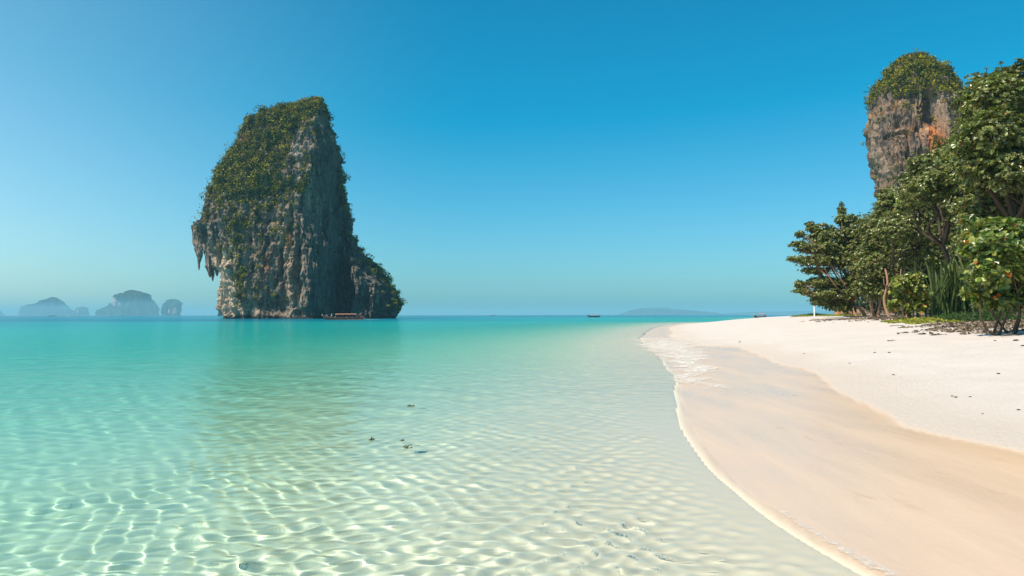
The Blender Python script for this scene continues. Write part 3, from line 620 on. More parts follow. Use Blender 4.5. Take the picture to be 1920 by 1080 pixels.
def tree(label, cat, base_px, D, lobes, dens=1.6, L=0.185, W=0.11, nl=8, trunk_r=0.16, lean=0.0, green=GL, alt=YG, palt=0.12, name='sea_almond_tree', group='trees along the back of the beach', bark=M_BARK, topfrac=0.45, multi=0, inner=0.35):
    x = (base_px - 960) / FOC * D; z0 = hz(x, D) - 0.15
    root = empty(name, (x, D, z0)); tag(root, label, cat, group); L *= 1.0; W *= 1.3
    pts, ax, li = lobe_points(lobes, dens, D, inner)
    kp = pts[:, 2] > z0 + 0.45; pts, ax, li = pts[kp], ax[kp], li[kp]
    V, F, q = rosettes(pts, ax, nl, L, W, six=False)
    n = len(pts); cv = col_var(n, green, 0.16)
    cl = 1 + 0.22 * fbm(pts[:, 0] * 0.7, pts[:, 1] * 0.7, pts[:, 2] * 0.7, 77, 2)
    c = np.repeat(cv * cl[:, None], nl, 0) * (1 + 0.2 * rng.normal(size=(n * nl, 1)))
    am = rng.random(n * nl) < palt; c[am] = np.array(alt) * (1 + 0.25 * rng.normal(size=(am.sum(), 1)))
    od = rng.random(n * nl) < 0.004; c[od] = np.array([0.45, 0.12, 0.02])
    c = np.repeat(np.clip(c, 0.005, 0.6), q, 0)
    w0 = np.array([x, D, z0]); V = V - w0
    mesh_np('crown', V, F, M_LEAF, root, smooth=False, cols={'col': c})
    cen = np.array([pts[li == i].mean(0) if (li == i).any() else pts.mean(0) for i in range(len(lobes))]); top = cen.mean(0)
    H = top[2] - z0
    for mm in range(1 + multi):
        b0 = w0 + np.array([0.55 * mm * (-1) ** mm, 0.3 * mm, 0]); fork = b0 * (1 - topfrac) + top * topfrac + np.array([0.5 * mm * (-1) ** mm, 0, 0]); fork[2] = z0 + H * topfrac
        p = wiggle(b0, fork, 9, 0.07); rr_ = trunk_r * np.linspace(1.25, 0.7, 9) * (1 - 0.2 * mm); rr_[0] *= 1.35
        v, f = tube_np(p - w0, rr_, 9); mesh_np('trunk' if mm == 0 else 'side_trunk', v, f, bark, root)
        if mm == 0: fk = fork
    for i in range(len(lobes)):
        p = wiggle(fk, cen[i], 8, 0.08, -0.05); rr_ = trunk_r * np.linspace(0.6, 0.14, 8); pr = [tube_np(p - w0, rr_, 6)]
        own = pts[li == i]
        for j in rng.choice(len(own), min(len(own), 14), replace=False) if len(own) else []:
            s_ = p[rng.integers(3, 8)]; pp = wiggle(s_, own[j], 5, 0.06); pr.append(tube_np(pp - w0, trunk_r * np.linspace(0.15, 0.045, 5) + 0.008, 4))
        v, f = join_np(pr); mesh_np('branch', v, f, bark, root)
    return root

tree('leftmost beach tree, its layered leafy branches reaching out over the sand towards the sea', 'tree', 1622, 74,
     [(1579, 398, 7, 16, 0, 8), (1592, 414, 26, 12), (1518, 421, 8, 5, 0, 10), (1538, 430, 24, 9), (1500, 440, 8, 5, 0, 10), (1562, 446, 46, 13), (1497, 458, 14, 5, 0, 12), (1545, 466, 50, 12), (1492, 486, 15, 5, 0, 14), (1540, 489, 48, 10), (1600, 480, 48, 30),
      (1610, 440, 40, 26), (1530, 508, 26, 6), (1500, 534, 10, 6), (1545, 530, 34, 10), (1505, 546, 16, 5, 0, 12), (1560, 552, 44, 11), (1540, 566, 22, 8), (1572, 574, 26, 10), (1610, 530, 45, 26)], dens=3.4, trunk_r=0.15, inner=0.25, bark=M_BARKP, topfrac=0.3)
tree('rounded dark green tree just right of the leftmost tree, two bare stems at its foot', 'tree', 1648, 68, [(1640, 420, 28, 20), (1660, 445, 46, 34), (1645, 500, 50, 36), (1690, 505, 48, 38), (1660, 545, 50, 20)], dens=1.9, trunk_r=0.13, multi=1, bark=M_BARKP, topfrac=0.35)
tree('broad tree overlapping the foot of the cliff tower, in the middle of the tree wall', 'tree', 1692, 64, [(1680, 365, 34, 14), (1665, 390, 26, 18), (1705, 400, 50, 34), (1735, 440, 50, 36), (1715, 335, 34, 14), (1720, 480, 44, 34), (1735, 520, 34, 30), (1690, 430, 46, 30, -3), (1755, 480, 30, 30, -3), (1715, 545, 34, 18), (1765, 535, 26, 26)], dens=1.9, trunk_r=0.17, topfrac=0.35)
tree('tree with upper boughs crossing in front of the orange streaked cliff face', 'tree', 1760, 55, [(1735, 305, 34, 14), (1760, 330, 50, 30), (1790, 290, 40, 34), (1800, 345, 54, 30), (1772, 375, 44, 18), (1820, 240, 26, 40), (1735, 360, 40, 26, -3), (1790, 330, 50, 34, -4), (1810, 400, 34, 24, -3), (1800, 195, 14, 22), (1712, 375, 30, 18)], dens=1.9, trunk_r=0.2, topfrac=0.5)
tree('tallest tree, rising at the right edge of the photo above the others', 'tree', 1915, 42, [(1840, 165, 24, 26), (1868, 152, 26, 18), (1888, 150, 20, 22), (1850, 210, 44, 34), (1895, 210, 46, 44), (1912, 128, 10, 14), (1935, 160, 30, 40), (1840, 275, 44, 34), (1905, 285, 56, 50), (1840, 335, 50, 30), (1960, 240, 60, 70), (1990, 330, 70, 60), (1900, 355, 50, 30), (1875, 180, 50, 36, -2), (1860, 250, 56, 40, -3), (1900, 320, 60, 40, -3), (1835, 300, 36, 40, -2), (1828, 185, 16, 30)], dens=2.1, L=0.19, W=0.11, trunk_r=0.26, topfrac=0.5)
tree('dark tree under the tallest one with a shadowy hollow below its boughs', 'tree', 1850, 47, [(1850, 385, 50, 22), (1900, 405, 44, 30), (1815, 385, 40, 16), (1950, 420, 50, 50), (1830, 450, 36, 26), (1880, 460, 60, 34), (1850, 410, 50, 26, -4), (1905, 380, 60, 36, -4), (1930, 500, 60, 40)], dens=1.8, trunk_r=0.2, topfrac=0.55)
# trees further back, closing the wood
for (bx, D_, lb, lab) in [
        (1700, 84, [(1690, 430, 60, 50), (1740, 400, 60, 50), (1720, 500, 60, 50)], 'shaded tree in the second row behind the middle of the tree wall'),
        (1800, 80, [(1790, 400, 60, 50), (1830, 460, 70, 60), (1780, 500, 60, 50)], 'shaded tree in the second row behind the dark hollow'),
        (1900, 66, [(1880, 330, 70, 70), (1900, 430, 80, 70), (1870, 510, 80, 50)], 'shaded tree in the second row under the tallest tree'),
        (2010, 60, [(2000, 300, 90, 90), (2030, 430, 90, 80), (1980, 510, 90, 50)], 'tree behind the right edge of the photo shading the leaf litter')]:
    tree(lab, 'tree', bx, D_, lb, dens=0.35, L=0.34, W=0.24, nl=6, trunk_r=0.24, inner=0.5, palt=0.05)
# low undergrowth
UG = 'dark shrubs filling the gaps under the trees'
UGL = ['low dark shrub behind the leftmost tree trunk', 'dark shrub between the slender stems and the forked trunk', 'dark shrub behind the small yellow green bush', 'dark shrub behind the left edge of the strap leaved clump', 'dark shrub behind the right edge of the strap leaved clump', 'dark shrub behind the bright big leaved bush', 'dark shrub at the right edge of the photo under the tallest tree', 'dark shrub beyond the right edge shading the leaf litter', 'tall dark shrub deep in the wood behind the bright bush', 'tallest dark shrub closing the wood at the right edge']
for ugi, (bx, D_, py_, rx, ry) in enumerate([(1590, 92, 566, 26, 20), (1640, 88, 560, 34, 26), (1690, 84, 556, 40, 30), (1745, 76, 550, 44, 36), (1800, 70, 548, 48, 40), (1860, 62, 545, 54, 44), (1925, 56, 545, 60, 50), (2000, 50, 540, 70, 60), (1880, 76, 500, 60, 50), (1960, 70, 480, 80, 80)]):
    x = (bx - 960) / FOC * D_; z0 = hz(x, D_) - 0.1; e = empty('understory_shrub', (x, D_, z0))
    tag(e, UGL[ugi], 'shrub', UG)
    pts, ax, li = lobe_points([(bx, py_, rx, ry)], 0.6, D_, 0.5); pts = pts[pts[:, 2] > z0 + 0.1]; ax = ax[:len(pts)]
    V, F, q = rosettes(pts, ax, 6, 0.32, 0.2, six=False); w0 = np.array([x, D_, z0])
    mesh_np('foliage', V - w0, F, M_LEAF, e, smooth=False, cols={'col': np.repeat(col_var(len(V) // q, (0.045, 0.065, 0.018), 0.2), q, 0)})
    st = [tube_np(wiggle(w0 + rng.normal(size=3) * [.3, .3, 0], pts[rng.integers(len(pts))], 5, .1) - w0, np.linspace(0.06, 0.02, 5), 5) for _ in range(6)]
    v, f = join_np(st); mesh_np('stem', v, f, M_BARK, e)
# bare stems showing under the crowns
for (bx, ty, D_, w_, dx, lab) in [(1606, 566, 82, 0.07, -3, 'thin bare dark stem at the left end of the row of trunks'), (1632, 560, 78, 0.06, 5, 'slender leaning stem second in the row of trunks'), (1668, 535, 60, 0.10, -8, 'forked orange brown trunk in the row of trunks'), (1700, 535, 52, 0.065, -10, 'pale leaning trunk right beside the yellow green bush'),
                             (1641, 556, 70, 0.05, -6, 'thinnest upright stem between the forked trunk and the slender ones')]:
    x = (bx - 960) / FOC * D_; z0 = hz(x, D_) - .1; w0 = np.array([x, D_, z0]); e = empty('bare_tree_stem', tuple(w0)); tag(e, lab, 'tree trunk', 'bare stems under the crowns')
    t_ = np.array(P(bx + dx, ty - 30, D_)); p = wiggle(w0, t_, 9, 0.06); v, f = tube_np(p - w0, np.linspace(1.3, 0.7, 9) * w_, 8); mesh_np('trunk', v, f, M_BARKP, e)
    for sgn in (-1, 1):
        q0 = p[5]; q1 = q0 + np.array([sgn * 0.8, rng.normal() * .3, 1.1]); v, f = tube_np(wiggle(q0, q1, 5, .1) - w0, np.linspace(0.6, 0.3, 5) * w_, 6); mesh_np('branch', v, f, M_BARKP, e)

# big leaved bushes: the nearest leaves are single parts
def broad_bush(label, base_px, D, lobes, dens, L, W, green, alt, palt, nsingle, group=None):
    x = (base_px - 960) / FOC * D; z0 = hz(x, D) - 0.1; w0 = np.array([x, D, z0])
    e = empty('broad_leaved_bush', tuple(w0)); tag(e, label, 'bush', group)
    pts, ax, li = lobe_points(lobes, dens, D, 0.3); kp = pts[:, 2] > z0 + .15; pts, ax = pts[kp], ax[kp]
    nl = 7; V, F, q = rosettes(pts, ax, nl, L, W, 0.8); V = V - w0; nlv = len(V) // 6
    c = np.repeat(col_var(len(pts), green, 0.15), nl, 0) * (1 + 0.15 * rng.normal(size=(nlv, 1)))
    am = rng.random(nlv) < palt; c[am] = np.array(alt) * (1 + 0.15 * rng.normal(size=(am.sum(), 1))); od = rng.random(nlv) < 0.012; c[od] = (0.55, 0.13, 0.02)
    c = np.clip(c, 0.01, 0.6)
    cent = V.reshape(-1, 6, 3).mean(1); score = -cent[:, 1] + 0.2 * rng.normal(size=nlv); single = np.argsort(-score)[:nsingle]
    ms = np.zeros(nlv, bool); ms[single] = True
    V6 = V.reshape(-1, 6, 3)
    def fac(n): k = np.arange(n)[:, None] * 6; return np.concatenate([k + [[0, 3, 2, 1]], k + [[0, 5, 4, 3]]])
    rest = V6[~ms].reshape(-1, 3); fo = mesh_np('foliage', rest, fac((~ms).sum()), M_LEAF, e, smooth=False, cols={'col': np.repeat(c[~ms], 6, 0)}); fo['kind'] = 'stuff'
    for i in single:
        v = V6[i]; o_ = mesh_np('leaf', v - v[0], fac(1), M_LEAF, e, smooth=False, cols={'col': np.repeat(c[i:i + 1], 6, 0)}); o_.location = v[0]
    st = [tube_np(wiggle(np.array([rng.normal() * .25, rng.normal() * .2, 0]), pts[rng.integers(len(pts))] - w0, 6, .1), np.linspace(0.05, 0.015, 6), 5) for _ in range(6)]
    v, f = join_np(st); mesh_np('stem', v, f, M_BARK, e)
broad_bush('small yellow green bush with big leaves in front of the pale leaning trunk', 1708, 46, [(1690, 530, 18, 14), (1712, 520, 18, 12), (1700, 552, 22, 16), (1722, 548, 14, 18), (1690, 575, 22, 10), (1728, 572, 16, 12)], 1.3, 0.27, 0.17, (0.17, 0.20, 0.035), (0.32, 0.30, 0.06), 0.35, 130)
broad_bush('large bright bush with big yellow green leaves at the right edge of the photo', 1890, 27, [(1812, 540, 12, 16), (1838, 515, 24, 20), (1830, 548, 22, 12), (1862, 535, 26, 26), (1875, 490, 34, 26), (1910, 520, 30, 36), (1850, 450, 26, 22), (1895, 440, 34, 28), (1825, 470, 16, 16), (1820, 425, 16, 14), (1935, 470, 30, 40), (1870, 566, 40, 12), (1920, 560, 30, 20), (1880, 460, 50, 40, -1), (1860, 500, 40, 36, -1)], 1.6, 0.25, 0.155, (0.10, 0.15, 0.028), (0.30, 0.31, 0.07), 0.34, 290)

# tall screw pine clump with strap leaves
D_ = 47.0; bx = 1778; x = (bx - 960) / FOC * D_; z0 = hz(x, D_); pand = empty('screw_pine', (x, D_, z0)); tag(pand, 'tall clump of long narrow strap leaves between the two big leaved bushes', 'plant')
vars_ = []
for q in range(8):
    n = 12; t = np.linspace(0, 1, n); Hh = 1.0; lean_ = rng.uniform(0.12, 0.4); wv = 0.030 * (1 - 0.15 * t) * np.where(t > 0.7, 1 - ((t - 0.7) / 0.3) ** 1.5, 1) + 0.0008
    cx = lean_ * t ** 2.2; cz = Hh * (t - 0.22 * lean_ * 3 * t ** 4)
    V = np.concatenate([np.stack([cx - 0 * t, -wv, cz], 1), np.stack([cx + 0.008, 0 * t, cz], 1), np.stack([cx, wv, cz], 1)])
    i = np.arange(n - 1); F = np.concatenate([np.stack([i, i + 1, n + i + 1, n + i], 1), np.stack([n + i, n + i + 1, 2 * n + i + 1, 2 * n + i], 1)])
    gc = np.array([(0.11, 0.15, 0.04), (0.06, 0.09, 0.025), (0.16, 0.18, 0.06), (0.08, 0.12, 0.04)][q % 4])
    o_ = mesh_np('strap_leaf', V, F, M_GRASS, pand, smooth=True, cols={'col': np.tile(gc, (3 * n, 1))}); vars_.append(o_)
for q in range(200):
    o_ = vars_[q] if q < 8 else vars_[q % 8].copy()
    if q >= 8: COL.objects.link(o_); o_.parent = pand
    L = rng.uniform(2.2, 4.6) * (1.0 if q % 3 else 0.75)
    o_.location = (rng.normal() * 0.85 + 0.1, rng.normal() * 0.35 - 0.2, rng.uniform(0, 0.4)); o_.scale = (L, L * 0.5, L)
    o_.rotation_euler = (rng.normal() * 0.14, rng.normal() * 0.1, rng.uniform(0, 6.28))

# ------------------------------------------------------------------ ground cover, litter, debris
def on_ground(x, y): return ht(x, y)[0]
def cover(name, label, spots, n, L, W, greens, hgt=0.12, mat=M_GRASS, up=0.9, cat='ground cover', kind='stuff'):
    Cs = []
    for (px, py, rx, D_, ry) in spots:                         # rx, ry in metres
        m_ = int(n * rx * ry); a = rng.uniform(0, 6.28, m_); r = np.sqrt(rng.random(m_)); cx = (px - 960) / FOC * D_
        xx = cx + rx * r * np.cos(a) * (1 + .3 * vn(a * 2, px, 0, 5)); yy = D_ + ry * r * np.sin(a); keep_ = fbm(xx * 0.9, yy * 0.9, 0, 400, 3) + (1 - r) * 0.9 > 0.1
        xx, yy, r = xx[keep_], yy[keep_], r[keep_]
        Cs.append(np.stack([xx, yy, on_ground(xx, yy) + hgt * rng.random(len(xx)) * (1.15 - r)], 1))
    C = np.concatenate(Cs); N = np.array([0, -0.1, up]) + (1.1 - up * 0.5) * rng.normal(size=C.shape)
    V, F, q = leaf_verts(C, N, L * (0.6 + 0.8 * rng.random(len(C))), W * (0.6 + 0.8 * rng.random(len(C))), six=False)
    c = np.array(greens)[rng.integers(len(greens), size=len(C))] * (1 + 0.25 * rng.normal(size=(len(C), 1)))
    o_ = mesh_np(name, V, F, mat, None, smooth=False, cols={'col': np.repeat(np.clip(c, 0.005, .6), q, 0)}); tag(o_, label, cat, None, kind); return o_
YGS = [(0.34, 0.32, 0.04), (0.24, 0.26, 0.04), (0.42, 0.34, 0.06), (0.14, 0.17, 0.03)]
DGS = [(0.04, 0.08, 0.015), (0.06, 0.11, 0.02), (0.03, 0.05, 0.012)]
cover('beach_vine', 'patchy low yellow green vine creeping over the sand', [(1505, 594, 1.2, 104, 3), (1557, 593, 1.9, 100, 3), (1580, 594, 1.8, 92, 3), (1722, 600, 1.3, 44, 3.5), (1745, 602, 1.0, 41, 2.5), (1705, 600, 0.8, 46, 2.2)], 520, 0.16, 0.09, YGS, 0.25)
cover('beach_grass', 'dark green grass mat under the trees', [(1525, 594, 2.6, 108, 3), (1790, 596, 1.8, 44, 3), (1830, 598, 2.2, 41, 3), (1880, 592, 2.5, 44, 4), (1940, 592, 3, 44, 5)], 480, 0.26, 0.05, DGS, 0.45, up=0.15)  # dark greens also hold painted crown shade, as at the leftmost spot
LIT = [(0.13, 0.09, 0.06), (0.22, 0.15, 0.09), (0.08, 0.06, 0.045), (0.30, 0.20, 0.11), (0.05, 0.04, 0.035), (0.26, 0.22, 0.17)]
cover('leaf_litter', 'brown dry leaves lying on the sand in the shade of the trees', [(1860, 610, 3.0, 35, 4.5), (1900, 612, 3.8, 31, 4), (1960, 606, 4, 34, 7), (1800, 604, 2, 41, 2.5), (1640, 597, 5, 62, 5), (1720, 597, 4, 54, 4)], 100, 0.2, 0.12, LIT, 0.05, M_LITTER, up=1.2)
# shaded soil of the wood floor
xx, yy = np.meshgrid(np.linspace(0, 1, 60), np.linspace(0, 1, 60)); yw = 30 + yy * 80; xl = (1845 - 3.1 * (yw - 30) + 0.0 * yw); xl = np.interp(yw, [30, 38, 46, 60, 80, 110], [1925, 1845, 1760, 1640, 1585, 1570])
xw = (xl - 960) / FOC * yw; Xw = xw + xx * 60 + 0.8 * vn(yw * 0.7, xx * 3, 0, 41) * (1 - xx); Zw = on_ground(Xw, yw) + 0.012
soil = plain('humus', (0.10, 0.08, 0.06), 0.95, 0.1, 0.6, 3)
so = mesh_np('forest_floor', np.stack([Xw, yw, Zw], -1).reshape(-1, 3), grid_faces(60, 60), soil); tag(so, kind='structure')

M_PEB = plain('dark_stone', (0.05, 0.04, 0.035), 0.8, 0.3, 0.5, 20)
def lump(name, r, seed, mat, flat=0.6, stretch=1.0):
    bm = bmesh.new(); bmesh.ops.create_icosphere(bm, subdivisions=2, radius=1)
    for v in bm.verts:
        k = 1 + 0.28 * float(vn(v.co.x * 1.7 + seed, v.co.y * 1.7, v.co.z * 1.7, seed)); v.co = Vector((v.co.x * r * k * stretch, v.co.y * r * k, v.co.z * r * k * flat + r * flat * 0.5))
    return bm_obj(name, bm, mat, smooth=True)
peb = [(1387, 642, .055), (1508, 664, .03), (1593, 682, .025), (1675, 704, .028), (1640, 662, .03), (1667, 662, .035), (1785, 744, .02), (1792, 746, .024), (1819, 745, .018), (1910, 770, .022), (1872, 702, .03), (1842, 777, .014), (1798, 624, .08), (1803, 626, .05), (1843, 622, .06), (1866, 641, .035), (1904, 640, .07), (1918, 650, .05), (1748, 619, .05), (1628, 605, .06), (1562, 606, .05), (1730, 615, .05)]
STL = ['lone dark stone on dry sand above the far corner of the wet sand', 'tiny stone just above the wet sand edge at mid distance', 'tiny stone on bare sand at the middle of the beach', 'small stone on bare sand below the marker post side of the trees', 'left of two small stones on the open sand below the strap leaved clump', 'right of two small stones on the open sand below the strap leaved clump', 'leftmost of three specks on the sand above the orange wet patch', 'middle of three specks on the sand above the orange wet patch', 'rightmost of three specks on the sand above the orange wet patch', 'small stone at the far right low on the dry sand', 'flat stone on bare sand at the right under the litter strip', 'lowest tiny stone on the dry sand at the right', 'largest dark stone of the pair in front of the leaf litter', 'smaller dark stone of the pair in front of the leaf litter', 'dark stone right of the pair in front of the leaf litter', 'small stone alone on the sand right of the litter pair', 'big dark stone at the right edge below the leaf litter', 'dark stone close below the big one at the right edge', 'dark stone straight below the patchy green vine', 'dark stone near the tree line below the row of trunks', 'dark stone near the tree line right of the marker post', 'dark stone left of the vine stone on the upper beach']
p0 = None
for i, (px, py, r) in enumerate(peb):
    z = 0.3
    for _ in range(12): gx, gy = G(px, py, z); z = 0.5 * z + 0.5 * hz(gx, gy)
    if p0 is None or i == 12: p0 = lump('beach_stone', 1.0, 5 + i, M_PEB, 0.55, 1.3)
    o_ = p0 if i in (0, 12) else p0.copy()
    if i not in (0, 12): COL.objects.link(o_)
    o_.location = (gx, gy, hz(gx, gy) - 0.1 * r); o_.scale = (r, r, r); o_.rotation_euler = (0, 0, rng.uniform(0, 6))
    tag(o_, STL[i], 'stone', 'dark stones dotted over the sand')
# driftwood twigs
M_TWIG = plain('weathered_twig', (0.20, 0.15, 0.11), 0.9, 0.2, 0.4, 12)
TWL = ['thin twig on the sand below the marker post', 'thin twig on the sand left of the leaf litter', 'thin twig on open sand below the right end of the leaf litter', 'longest thin twig lying below the patchy green vine', 'thin twig lying against the front of the leaf litter', 'thin twig just left of the middle of the leaf litter front', 'short twig near the tree line below the row of trunks', 'thin twig at the right edge of the photo beside the dark stones', 'shortest twig, alone on the open sand at mid beach']
for i, (px, py, L) in enumerate([(1530, 602, 1.0), (1770, 617, .9), (1895, 632, .8), (1685, 611, 1.1), (1870, 612, .9), (1820, 613, 1.0), (1600, 604, .8), (1915, 628, 1.1), (1672, 640, .35)]):
    z = 0.8
    for _ in range(12): gx, gy = G(px, py, z); z = 0.5 * z + 0.5 * hz(gx, gy)
    a = rng.uniform(-0.5, 0.5); p = wiggle((-L / 2 * math.cos(a), -L / 2 * math.sin(a), 0.02), (L / 2 * math.cos(a), L / 2 * math.sin(a), 0.03), 7, 0.05)
    v, f = tube_np(p, np.linspace(0.022, 0.008, 7), 5); v2, f2_ = tube_np(wiggle(p[3], p[3] + np.array([0.2 * L, 0.12 * L, 0.06]), 4, .1), np.linspace(0.012, 0.005, 4), 5)
    v, f = join_np([(v, f), (v2, f2_)]); v[:, 2] += hz(gx, gy); v[:, 0] += gx; v[:, 1] += gy
    o_ = mesh_np('driftwood_twig', v - [gx, gy, hz(gx, gy)], f, M_TWIG); o_.location = (gx, gy, hz(gx, gy)); tag(o_, TWL[i], 'twig', 'driftwood twigs on the upper beach')
# sea weed tufts drifting in the shallows
M_WEED = plain('seaweed', (0.05, 0.055, 0.02), 0.5, 0.5, 0.4, 20)
for (px, py, s_, lab) in [(770, 762, .07, 'small dark seaweed scrap drifting nearest the island reflection'), (752, 828, .045, 'pair of tiny dark seaweed scraps in the shallows, the left one'), (763, 840, .075, 'larger dark green seaweed scrap in the shallows below the tiny one'), (696, 825, .04, 'tiny brown seaweed scrap left of the others in the shallows')]:
    gx, gy = G(px, py, 0); fr_ = []
    for q in range(9):
        a = rng.uniform(0, 6.28); fr_.append(tube_np(wiggle((0, 0, 0), (s_ * math.cos(a), s_ * math.sin(a), 0.004), 5, .25), np.linspace(0.010, 0.003, 5), 4))
    v, f = join_np(fr_); o_ = mesh_np('seaweed_tuft', v, f, M_WEED); o_.location = (gx, gy, 0.006); tag(o_, lab, 'seaweed')

# white marker post
D_ = 98; q = P(1527, 590, D_); z0 = hz(q.x, D_); pst = empty('marker_post', (q.x, D_, z0)); tag(pst, 'white upright post on the sand spit left of the trees', 'post')
def cyl(name, r0, r1, z_0, z_1, mat, parent, n=14, x=0, y=0):
    zz = [z_0, z_0 + 0.01, z_1 - 0.01, z_1]; rr_ = [r0 * .9, r0, r1, r1 * .7]
    v, f = tube_np([(x, y, z) for z in zz], rr_, n); 
    top = np.array([[x, y, z_1]]); bot = np.array([[x, y, z_0]])
    bm = bmesh.new(); vs = [bm.verts.new(a) for a in v]
    for fc in f: bm.faces.new([vs[i] for i in fc])
    bm.faces.new(vs[:n][::-1]); bm.faces.new(vs[-n:]); return bm_obj(name, bm, mat, parent)
M_WHITE = plain('white_paint', (0.8, 0.8, 0.78), 0.5, 0.4, 0.05); M_DARK = plain('dark_metal', (0.05, 0.05, 0.055), 0.5, 0.5, 0.2)
zt = P(1527, 575, D_).z - z0; cyl('post', 0.085, 0.08, -0.2, zt, M_WHITE, pst); cyl('cap', 0.1, 0.09, zt, zt + .05, M_WHITE, pst); cyl('rod', 0.03, 0.025, zt + .05, P(1527, 560, D_).z - z0, M_DARK, pst)
# orange rock outcrop seen between trunks
rk3 = empty('rock_outcrop', (P(1588, 590, 105).x, 105, hz(P(1588, 590, 105).x, 105))); tag(rk3, 'orange pink rock outcrop glimpsed behind the leftmost tree trunks', 'rock')
_n = 40; TH, PH = np.meshgrid(np.linspace(0, 2 * math.pi, _n, endpoint=False), np.linspace(0, math.pi / 2, 24)); 
rr_ = 1 + 0.35 * fbm(np.cos(TH) * np.cos(PH) * 2, np.sin(TH) * np.cos(PH) * 2, np.sin(PH) * 2, 700, 4); vv = np.stack([1.7 * rr_ * np.cos(TH) * np.cos(PH), 1.4 * rr_ * np.sin(TH) * np.cos(PH), 2.2 * rr_ * np.sin(PH) - .2], -1).reshape(-1, 3)
ccn = fbm(vv[:, 0] * 1.2, vv[:, 1] * 1.2, vv[:, 2] * 1.2, 710, 3)[:, None]; cc3 = np.array([0.5, 0.27, 0.15]) * (1 + .5 * ccn)
mesh_np('boulder', vv, grid_faces(24, _n, True), rock_mat('orange_rock', 0.15, 3), rk3, smooth=False, cols={'col': np.clip(cc3, .03, .8)})

# ------------------------------------------------------------------ foam
M_FOAM, nt, b, o = newmat('sea_foam'); b.inputs['Base Color'].default_value = (0.76, 0.68, 0.59, 1); b.inputs['Roughness'].default_value = 0.8
nt.links.new(bump(nt, noise(nt, 60, 4), 0.7, 0.02), b.inputs['Normal'])
tb = nd(nt, 'ShaderNodeBsdfTransparent'); em = nd(nt, 'ShaderNodeMixShader'); fa = mth(nt, 'MULTIPLY', ramp(nt, noise(nt, 9, 6, 0.7), 0.36, 0.60), attr(nt, 'thick').outputs['Fac'], True)
nt.links.new(fa, em.inputs[0]); nt.links.new(tb.outputs[0], em.inputs[1]); nt.links.new(b.outputs[0], em.inputs[2]); nt.links.new(em.outputs[0], o.inputs[0])
def foam_strip(name, label, path, width, hole, hgt, seed, nu=420, nw=32, zoff=0.0, side=0.5, alpha=1.0):
    """lacy foam along a world path [(x, y)], width(t) metres"""
    pth = np.array(path, float); d = np.r_[0, np.cumsum(np.hypot(*np.diff(pth, axis=0).T))]; t = np.linspace(0, 1, nu)
    x = np.interp(t * d[-1], d, pth[:, 0]); y = np.interp(t * d[-1], d, pth[:, 1]); tx = np.gradient(x); ty = np.gradient(y); l = np.hypot(tx, ty); nx, ny = ty / l, -tx / l
    v = np.linspace(0, 1, nw); wd_ = np.interp(t, np.linspace(0, 1, len(width)), width)
    off = (v[None] - side) * wd_[:, None]; Xf = x[:, None] + nx[:, None] * off; Yf = y[:, None] + ny[:, None] * off
    fx = 1.6 / max(0.25, float(np.mean(width)) ** 0.5)
    Xf = Xf + 0.18 * float(np.mean(width)) * vn(Xf * fx, Yf * fx * 0.6, 0, seed + 9)
    zg, _s = ht(Xf, Yf); base = np.maximum(zg, 0.004)
    n = fbm(Xf * fx * 3, Yf * fx * 1.4, 0, seed, 4, 0.6); n2 = 1 - np.abs(fbm(Xf * fx * 2.2, Yf * fx * 1.3, 0, seed + 3, 3)) * 3.2
    prof = np.sin(math.pi * v)[None] ** 0.5 * np.sin(math.pi * np.clip(t, .01, .99))[:, None] ** 0.4
    k = (0.5 * n + 0.5 * n2 + prof - 1 > hole)
    Zf = base + hgt * (0.25 + prof * (0.5 + 0.5 * n)) + zoff
    F = grid_faces(nu, nw); kf = k.ravel()[F].all(1)
    F = F[kf]; used = np.unique(F); rem = -np.ones(nu * nw, int); rem[used] = np.arange(len(used))
    o_ = mesh_np(name, np.stack([Xf, Yf, Zf], -1).reshape(-1, 3)[used], rem[F], M_FOAM, scal={'thick': (np.clip(prof * 1.5 + n - 0.35, 0, 1) * alpha).ravel()[used]}); tag(o_, label, 'foam', None, 'stuff'); return o_
def wp(l, z=0.02): return [G(a, b_, z) for a, b_ in l]
foam_strip('breaking_foam', 'pale foam of a tiny wave running up the wet sand', wp([(1198, 632), (1222, 645), (1262, 662), (1272, 682), (1288, 708), (1322, 742)]), [2.6, 3.6, 3.0, 2.4, 1.4, 0.5], -1.6, 0.03, 801, side=0.7, alpha=1.1)
foam_strip('swash_foam', 'thin lacy foam edge where the nearest water meets the sand', [(float(_dense(np.array([y_]))[0]) + 0.02, y_) for y_ in np.linspace(3.4, 7.2, 60)], [0.16, 0.2, 0.15, 0.10, 0.08], -0.2, 0.004, 821, nu=900, alpha=0.6)
foam_strip('spit_foam', 'bright foam line lapping the far tip of the sand spit', [(float(_dense(np.array([y_]))[0]) + 0.4, y_) for y_ in np.linspace(70, 158, 60)], [0.7, 1.4, 1.6, 1.2], -0.05, 0.05, 841)

